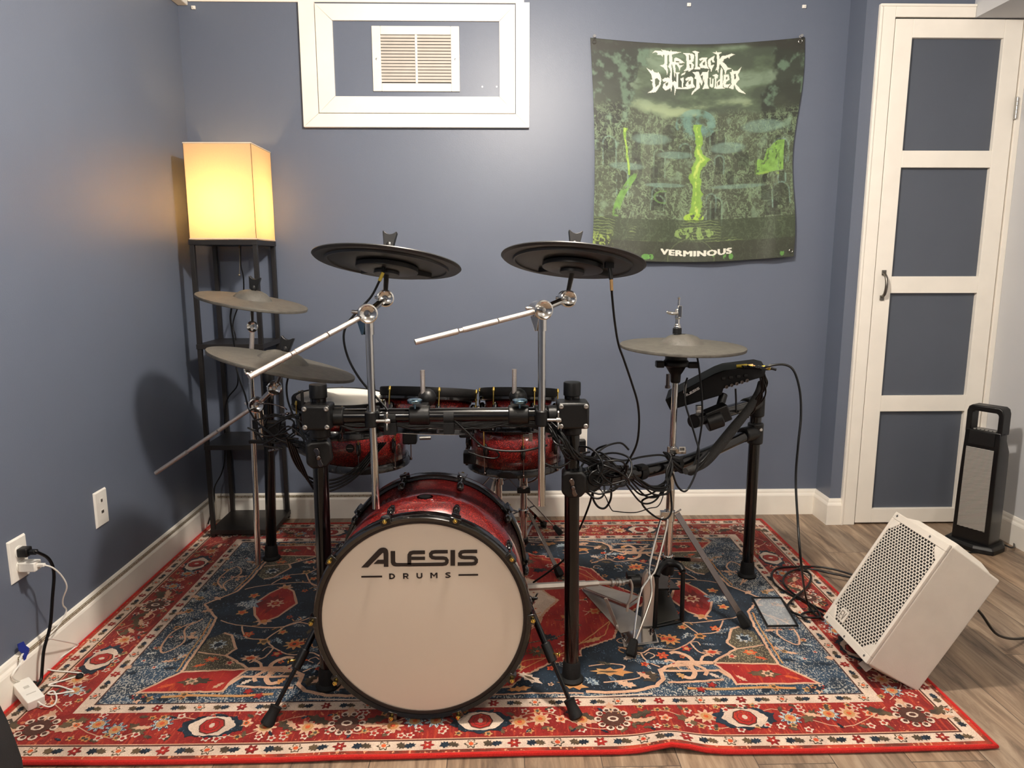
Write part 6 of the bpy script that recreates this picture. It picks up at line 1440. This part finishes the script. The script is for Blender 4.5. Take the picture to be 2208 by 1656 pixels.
# side profile traced on its own plane, then given depth
Ym = 2.17
prof = [aY(*p, Ym) for p in ((1434, 862), (1541, 806), (1560, 799), (1632, 790), (1652, 795), (1648, 812), (1560, 838), (1556, 852), (1445, 885))]
back = V((.05, .17, .0))
g = G(); g.rings([prof, [p+back for p in prof]]); g.build('case', mat('module_black', (7, 7, 8), .6, spec=.2), md, smooth=25, bevel=.003)
mgrey = mat('module_print', (205, 205, 205), .4)
o_ = aY(1474, 872, Ym-.003); e_ = aY(1513, 841, Ym-.003); X_ = (e_-o_).normalized(); X_ = (aY(1513, 848, Ym-.003)-aY(1472, 870, Ym-.003)).normalized(); Z_ = V((0, -1, 0)).cross(X_)*-1
Z_ = V((-X_.z, 0, X_.x))
g = G(); s_ = .056/1800; o_ = aY(1475, 858, Ym-.0032)
for S in alesis_shapes():
    g.poly([o_+X_*(x*s_)+Z_*((310-y)*s_) for x, y in S])
g.build('lettering', mgrey, md, smooth=0)
for k in range(5):
    g = G(); p = aY(1566+k*11, 834-k*3.4, Ym-.003); g.lathe([(.0055, 0), (.0055, .004), (.0035, .004), (.0035, .001)], p, (0, -1, 0), 14); g.build('jack_socket', dchrome, md)
for k in range(4):
    g = G(); p = aY(1560+k*16, 816-k*2, Ym-.002); g.box(p, (.012, .004, .008)); g.build('button', black_p, md, bevel=.001)
for k, (m, w) in enumerate(((yellow_m, 3), (tan_m, 2), (steel, 0), (yellow_m, 1), (black_p, 4))):
    g = G(); p = aY(1588+k*13, 790+k*1.5, Ym+.02+k*.01); g.tube(p, p+V((.030, -.01, .004+.002*(k % 2))), .0055, seg=12); g.tube(p+V((.03, -.01, .004)), p+V((.045, -.014, 0)), .004, seg=10); g.build('jack_plug', m, md)
g = G(); a = aY(1560, 862, Ym+.05); b = aY(1550, 885, Ym+.03); g.tube(a+V((0, 0, .02)), b, .013, seg=16); g.box(aY(1545, 895, Ym), (.075, .05, .052), (V((.92, 0, .38)), V((0, 1, 0)), V((-.38, 0, .92)))); g.tube(aY(1522, 912, Ym-.01), aY(1556, 900, Ym-.01), .029, seg=22); g.build('mount_clamp', black_p, md, bevel=.004)
g = G(); g.box(aY(1508, 880, Ym-.02), (.02, .02, .018)); g.box(aY(1506, 888, Ym-.03), (.016, .006, .010)); g.build('wing_screw', steel, md, bevel=.002)

# ================================================================ CABLES
for t_, w in ((.17, .035), (.36, .03), (.52, .02)):
    i_ = int(t_*10); a_ = SRc[i_]; d_ = (SRc[i_+1]-SRc[i_]).normalized()
    g = G(); g.lathe([(.0205, -w/2), (.0235, -w/2), (.0235, w/2), (.0205, w/2)], a_, d_, 20, closed=True); g.box(a_+V((0, -.012, .018)), (w, .03, .012), (d_, V((-d_.y, d_.x, 0)).normalized(), d_.cross(V((-d_.y, d_.x, 0))).normalized())); g.build('cable_wrap', black_matte, rack, bevel=.003)
def cable(pts, label, name='cable', r=.0030, grp=None, cat='cable', m=None, sub=8):
    g = G(); g.path(pts, r, seg=8, sub=sub); return tag(g.build(name, m or cable_m, smooth=60), label, cat, grp)
def pl(P, Y0, Y1=None):
    Y1 = Y0 if Y1 is None else Y1; n = len(P)-1; return [aY(*p, Y0+(Y1-Y0)*i/n) for i, p in enumerate(P)]
cable([j1[2]]+pl([(800, 640), (770, 672), (748, 700), (741, 730), (752, 775), (778, 820), (810, 855), (826, 872), (836, 884)], 1.79, 1.755), 'thin black cable curving down from the yellow-taped plug of the left big cymbal')
cable([j2[2]]+pl([(1320, 640), (1325, 690), (1333, 740), (1345, 775), (1362, 825), (1375, 870), (1378, 915), (1372, 960), (1352, 998), (1338, 1010)], 1.80, 1.92), 'thin black cable hanging in a long S from the right big cymbal')
cable(pl([(500, 660), (498, 672), (497, 690), (503, 730), (506, 750)], 2.30), 'black lead dropping from the underside of the upper grey cymbal')
cable(pl([(507, 780), (515, 815), (528, 850), (536, 880), (550, 905), (570, 925), (600, 945), (640, 965)], 2.28, 2.0), 'black lead from behind the lower grey cymbal running to the left side bar')
cable(pl([(625, 802), (618, 830), (620, 860), (628, 885), (634, 900)], 2.02), 'short black lead beneath the nut of the lower grey cymbal')
cable(pl([(1503, 767), (1508, 800), (1513, 850), (1514, 905), (1508, 950), (1500, 990), (1492, 1010)], 2.12, 2.08), 'thin black cable dropping straight from under the hi-hat cymbal')
cable(pl([(1482, 815), (1477, 835), (1478, 870), (1488, 905), (1500, 945), (1507, 975), (1500, 1020), (1480, 1058), (1462, 1050), (1450, 1020)], 2.12, 2.0), 'black cable with a white-sleeved plug from the hi-hat controller, looping by its stand')
g = G(); g.tube(aY(1478, 827, 2.115), aY(1476, 848, 2.115), .0036, seg=10); tag(g.build('plug_sleeve', white_p), 'white plug sleeve just below the hi-hat controller', 'plug')
# module to speaker
cable(pl([(1640, 800), (1655, 790), (1690, 786), (1712, 800), (1725, 845), (1727, 900), (1722, 950), (1716, 1030)], 2.2, 2.1)+[aY(1720, 1120, 2.05), aY(1727, 1210, 2.0), V(aZ(1738, 1290, .05)), aZ(1755, 1322, .02), aZ(1775, 1336, .018)], 'black cable arching from the sound module down to the white speaker', r=.0036)
g = G(); g.tube(aY(1640, 798, 2.2), aY(1662, 788, 2.2), .0048, seg=12); tag(g.build('jack_plug', mat('brushed_plug', (190, 175, 150), .3, metal=.7)), 'metal jack plug at the tip of the sound module, start of the arching cable', 'plug')
zf = RZ+.005
def fl(P, z=zf): return [aZ(*p, z+.002*(i % 2)) for i, p in enumerate(P)]
cable(fl([(1840, 1240), (1800, 1228), (1760, 1222), (1710, 1222), (1675, 1226), (1664, 1240), (1672, 1260), (1700, 1280), (1740, 1300), (1780, 1318)]), 'outer loop of black cable on the rug edge running behind the white speaker', r=.0038)
cable(fl([(1838, 1246), (1790, 1236), (1740, 1226), (1705, 1232), (1690, 1246), (1692, 1262), (1716, 1284), (1752, 1306), (1768, 1330), (1735, 1330), (1705, 1318), (1698, 1306), (1716, 1286), (1738, 1268), (1748, 1250), (1745, 1236), (1720, 1228)], zf+.006), 'coil of black cable on the rug edge beside the clear tray, inner loops', r=.0038)
cable(fl([(1780, 1330), (1760, 1318), (1730, 1324), (1735, 1336)], zf+.004), 'black cable end curling out from beneath the white speaker corner', r=.0038)
cable(pl([(1278, 1060), (1270, 1090), (1252, 1135), (1236, 1165), (1222, 1200), (1190, 1228), (1150, 1256)], 1.86, 2.1), 'thin black cable running from the right post tangle down to the bass pedal')
# tangle on the right bar
TG = 'black cables tangled along the right side bar'; TL_ = 'one of the thin black cables tangled in loops along the right side bar'
rr = random.Random(3)
def bary(t): 
    i = t*(len(SRc)-1); k = min(len(SRc)-2, int(i)); return SRc[k].lerp(SRc[k+1], i-k)
for k in range(17):          # hanging loops round the clamp end
    c = aY(1283+rr.uniform(-34, 40), 1000+rr.uniform(-16, 34), 1.84); a0 = rr.uniform(0, 6); rx_, rz_ = rr.uniform(.03, .062), rr.uniform(.012, .040); P = []
    ph = rr.uniform(-1.2, .5)
    for i in range(7):
        rx_ *= rr.uniform(.85, 1.12); a = a0+i*.8; P.append(c+V((rx_*math.cos(a)*math.cos(ph)-rz_*math.sin(a)*math.sin(ph), -.03+.05*math.sin(a*.7+k), rx_*math.cos(a)*math.sin(ph)*.8+rz_*math.sin(a))))
    cable(P, TL_, r=.0027, grp=TG, sub=5)
for k in range(12):          # from the post clamp downwards
    P = [aY(1185+rr.uniform(-12, 14), 920+rr.uniform(-20, 25), 1.77), aY(1205+rr.uniform(-12, 12), 950+rr.uniform(-20, 20), 1.73), aY(1232+rr.uniform(-10, 10), 975+rr.uniform(-14, 14), 1.73), aY(1262+rr.uniform(-6, 6), 990+rr.uniform(-6, 10), 1.77), aY(1310, 1000+rr.uniform(-10, 14), 1.82), aY(1350+rr.uniform(-8, 8), 1015+rr.uniform(-10, 14), 1.90)]
    cable(P, TL_, r=.0027, grp=TG, sub=6)
for k in range(9):           # swags under the bar to the hi-hat pole and back up
    a = (1345+rr.uniform(-15, 20), 1018+rr.uniform(-4, 12)); d1 = rr.uniform(20, 62); P = [a, (a[0]+22, a[1]+d1*.55), (a[0]+48, a[1]+d1), (a[0]+78, a[1]+d1*.85), (1440+rr.uniform(-6, 8), 1020+rr.uniform(-5, 14)), (1447, 990+rr.uniform(-8, 8)), (1430, 975)]
    cable(pl(P, 1.93, 2.06), TL_, r=.0027, grp=TG, sub=6)
for k in range(7):           # loops right of the hi-hat pole joining the thick sleeve
    P = [(1440+rr.uniform(-4, 4), 985), (1462+rr.uniform(-6, 6), 1006+rr.uniform(-4, 14)), (1490, 1012+rr.uniform(-4, 14)), (1515, 995+rr.uniform(-3, 8)), (1530, 975)]
    cable(pl(P, 2.06, 2.10), TL_, r=.0027, grp=TG, sub=6)
cable(pl([(1262, 985), (1300, 985), (1345, 993), (1385, 985), (1422, 981), (1440, 985)], 1.84, 2.05), 'lone black cable draped just above the right side bar')
cable(pl([(1280, 1050), (1279, 1075), (1290, 1093), (1305, 1095), (1317, 1075), (1318, 1045), (1322, 1025)], 1.85), 'black cable loop hanging lowest below the right front clamp')
cable(pl([(1290, 1050), (1305, 1070), (1318, 1098), (1330, 1103), (1370, 1105), (1400, 1096), (1418, 1092), (1428, 1075), (1433, 1050)], 1.9, 2.05), 'very thin black wire sagging in front of the baseboard left of the hi-hat stand', r=.0016)
cable(pl([(1440, 1065), (1400, 1072), (1384, 1082), (1395, 1100), (1420, 1118), (1438, 1118), (1448, 1100), (1446, 1060), (1443, 1020)], 2.0, 2.1), 'black cable drooping to the tripod hub of the hi-hat stand')
# thick braided sleeve along the right
g = G(); g.path(pl([(1478, 1016), (1500, 1008), (1522, 994), (1548, 965), (1580, 925), (1612, 885), (1632, 850), (1640, 825)], 2.06, 2.3), lambda t_: .009+.008*math.sin(pi*min(1, t_*1.05+.05)), seg=14, sub=5)
tag(g.build('cable_sleeve', mat('braided_sleeve', (34, 33, 32), .75, noise_amt=.3, noise_scale=400, bump=.8, bump_scale=500)), 'thick black braided cable sleeve rising beside the right bar up to the sound module', 'cable sleeve')
ML = 'one of the black cables fanned out of the sound module\'s sockets'; MG = 'cables fanned behind the sound module'
for k in range(10):
    P = [(1600+k*4, 790+rr.uniform(-2, 3)), (1630+k*2.0, 796+k), (1642+rr.uniform(-4, 14), 830+rr.uniform(-6, 8)), (1636+rr.uniform(-10, 14), 862), (1622+rr.uniform(-12, 10), 885+rr.uniform(-6, 6)), (1608+rr.uniform(-6, 6), 900)]
    cable(pl(P, 2.16, 2.30), ML, r=.0026, grp=MG, sub=6)
cable(pl([(1586, 838), (1587, 860), (1587, 880), (1588, 890)], 2.15), 'short black lead with inline bulge hanging beneath the sound module sockets')
# bundle under the front bar
BG = 'cables bundled under the front bar'; BL_ = 'one of the black cables bundled along the underside of the front crossbar'
for k in range(11):
    y0 = rr.uniform(908, 928); P = [(715, 905+rr.uniform(-6, 12)), (770, y0+rr.uniform(-4, 6)), (835, 912+rr.uniform(-4, 10)), (900, y0), (968, 914+rr.uniform(-3, 10)), (1040, y0+rr.uniform(-6, 6)), (1110, 912+rr.uniform(-6, 8)), (1165, 915+rr.uniform(-6, 14)), (1205, 930+rr.uniform(-8, 10))]
    cable(pl(P, 1.765, 1.76), BL_, r=.0028, grp=BG, sub=6)
cable(pl([(972, 900), (1000, 925), (1025, 950), (1045, 965), (1080, 972), (1130, 972), (1180, 960)], 1.76, 1.75), 'black cable straying across the front of the snare drum')
cable(pl([(1010, 975), (1040, 985), (1068, 988), (1076, 980), (1062, 968), (1030, 962)], 2.38), 'small black wire loop at the lower left of the snare drum')
cable(pl([(1175, 1000), (1200, 1008), (1222, 1000), (1240, 985)], 1.74), 'black cable dipping just left of the right front post clamp')
# left swag
SG = 'cables swagging past the left front post'; SL_ = 'one of the black cables sagging in a swag behind the left front post'
for k in range(4):
    o_ = k*5.5; P = [(618+o_, 945+o_), (632+o_*1.3, 990+o_), (655+o_, 1022+o_*1.5), (690, 1036+o_*1.6), (735, 1030+o_*1.2), (775, 1002+o_*1.2), (800+o_, 972), (815+o_, 955)]
    cable(pl(P, 1.85, 2.1), SL_, r=.0030, grp=SG, sub=7)
LG = 'cables knotted on the left side bar'; LL = 'one of the black cables knotted round the clamps on the left side bar'
for k in range(8):
    c = (605+rr.uniform(-25, 55), 930+rr.uniform(-15, 25)); P = []
    a0 = rr.uniform(0, 6)
    for i in range(6):
        a = a0+i*1.0; P.append((c[0]+rr.uniform(22, 58)*math.cos(a), c[1]+rr.uniform(8, 34)*math.sin(a)))
    cable(pl(P, 2.10+rr.uniform(-.1, .1)), LL, r=.0027, grp=LG, sub=5)
cable(pl([(640, 905), (655, 940), (672, 962), (690, 970)], 1.9, 1.8), 'black cable crossing from the left side bar to the left front clamp')
cable(pl([(553, 872), (580, 870), (610, 878), (619, 884)], 2.1), 'thin wire stretched from the left boom clamp to the side bar', r=.002, m=dchrome)
# ================================================================ LIGHTS
def ceil_light(x, y, r, e, col, label):
    t = thing('ceiling_light', label, 'ceiling light', (x, y, ZC-.03))
    g = G(); g.lathe([(r+.012, 0), (r+.012, -.012), (r, -.014), (r, -.004)], (x, y, ZC), (0, 0, 1), 32, closed=True); g.build('trim_ring', white_p, t)
    m = mat('lamp_diffuser', (255, 244, 228), .5); m.node_tree.nodes['Principled BSDF'].inputs['Emission Color'].default_value = (1, .9, .78, 1); m.node_tree.nodes['Principled BSDF'].inputs['Emission Strength'].default_value = .5
    g = G(); g.lathe([(r, -.004), (.001, -.004)], (x, y, ZC), (0, 0, 1), 32, cap0=False, cap1=False); g.build('diffuser', m, t)
    l = bpy.data.lights.new('ceiling_lamp', 'POINT'); l.shadow_soft_size = r*.8; l.energy = e; l.color = col
    o = bpy.data.objects.new('ceiling_lamp', l); COL.objects.link(o); o.location = (x, y, ZC-.095)
ceil_light(.15, 1.48, .08, 101, (1, .915, .82), 'round ceiling light above the middle of the drum kit')
ceil_light(1.25, .35, .08, 18, (1, .915, .82), 'added unseen fill light on the ceiling to the right of the viewpoint')  # weak extra lamp, unseen, added to spread the light
ceil_light(-.7, -1.1, .08, 47, (1, .915, .82), 'added unseen fill light on the ceiling far behind the viewpoint')  # unseen fill lamp added behind the camera
w = bpy.data.worlds.new('w'); SC.world = w; w.use_nodes = True; w.node_tree.nodes['Background'].inputs[0].default_value = (.5, .52, .56, 1); w.node_tree.nodes['Background'].inputs[1].default_value = .02
# ================================================================ CAMERA
cd = bpy.data.cameras.new('camera'); cam = bpy.data.objects.new('camera', cd); COL.objects.link(cam)
cd.sensor_width = 36; cd.lens = CF/2208*36; cd.clip_start = .02
c, s = math.cos(CY), math.sin(CY); cp_, sp_ = math.cos(CP), math.sin(CP)
Rv = V((c, -s, 0)); Fv = V((s*cp_, c*cp_, -sp_)); Uv = V((s*sp_, c*sp_, cp_))
cr, sr = math.cos(CR), math.sin(CR)
R2 = Rv*cr+Uv*sr; U2 = Uv*cr-Rv*sr
M = Matrix((R2, U2, -Fv)).transposed().to_4x4(); M.translation = V((0, 0, CH)); cam.matrix_world = M
SC.camera = cam
vs_ = SC.view_settings; vs_.view_transform = 'Standard'; vs_.look = 'None'; vs_.gamma = 1; vs_.exposure = 0.46; vs_.use_curve_mapping = False
SC.cycles.use_denoising = True; SC.cycles.max_bounces = 8; SC.cycles.glossy_bounces = 6; SC.cycles.transmission_bounces = 6; SC.cycles.sample_clamp_indirect = 6
SC.cycles.caustics_reflective = False; SC.cycles.caustics_refractive = False
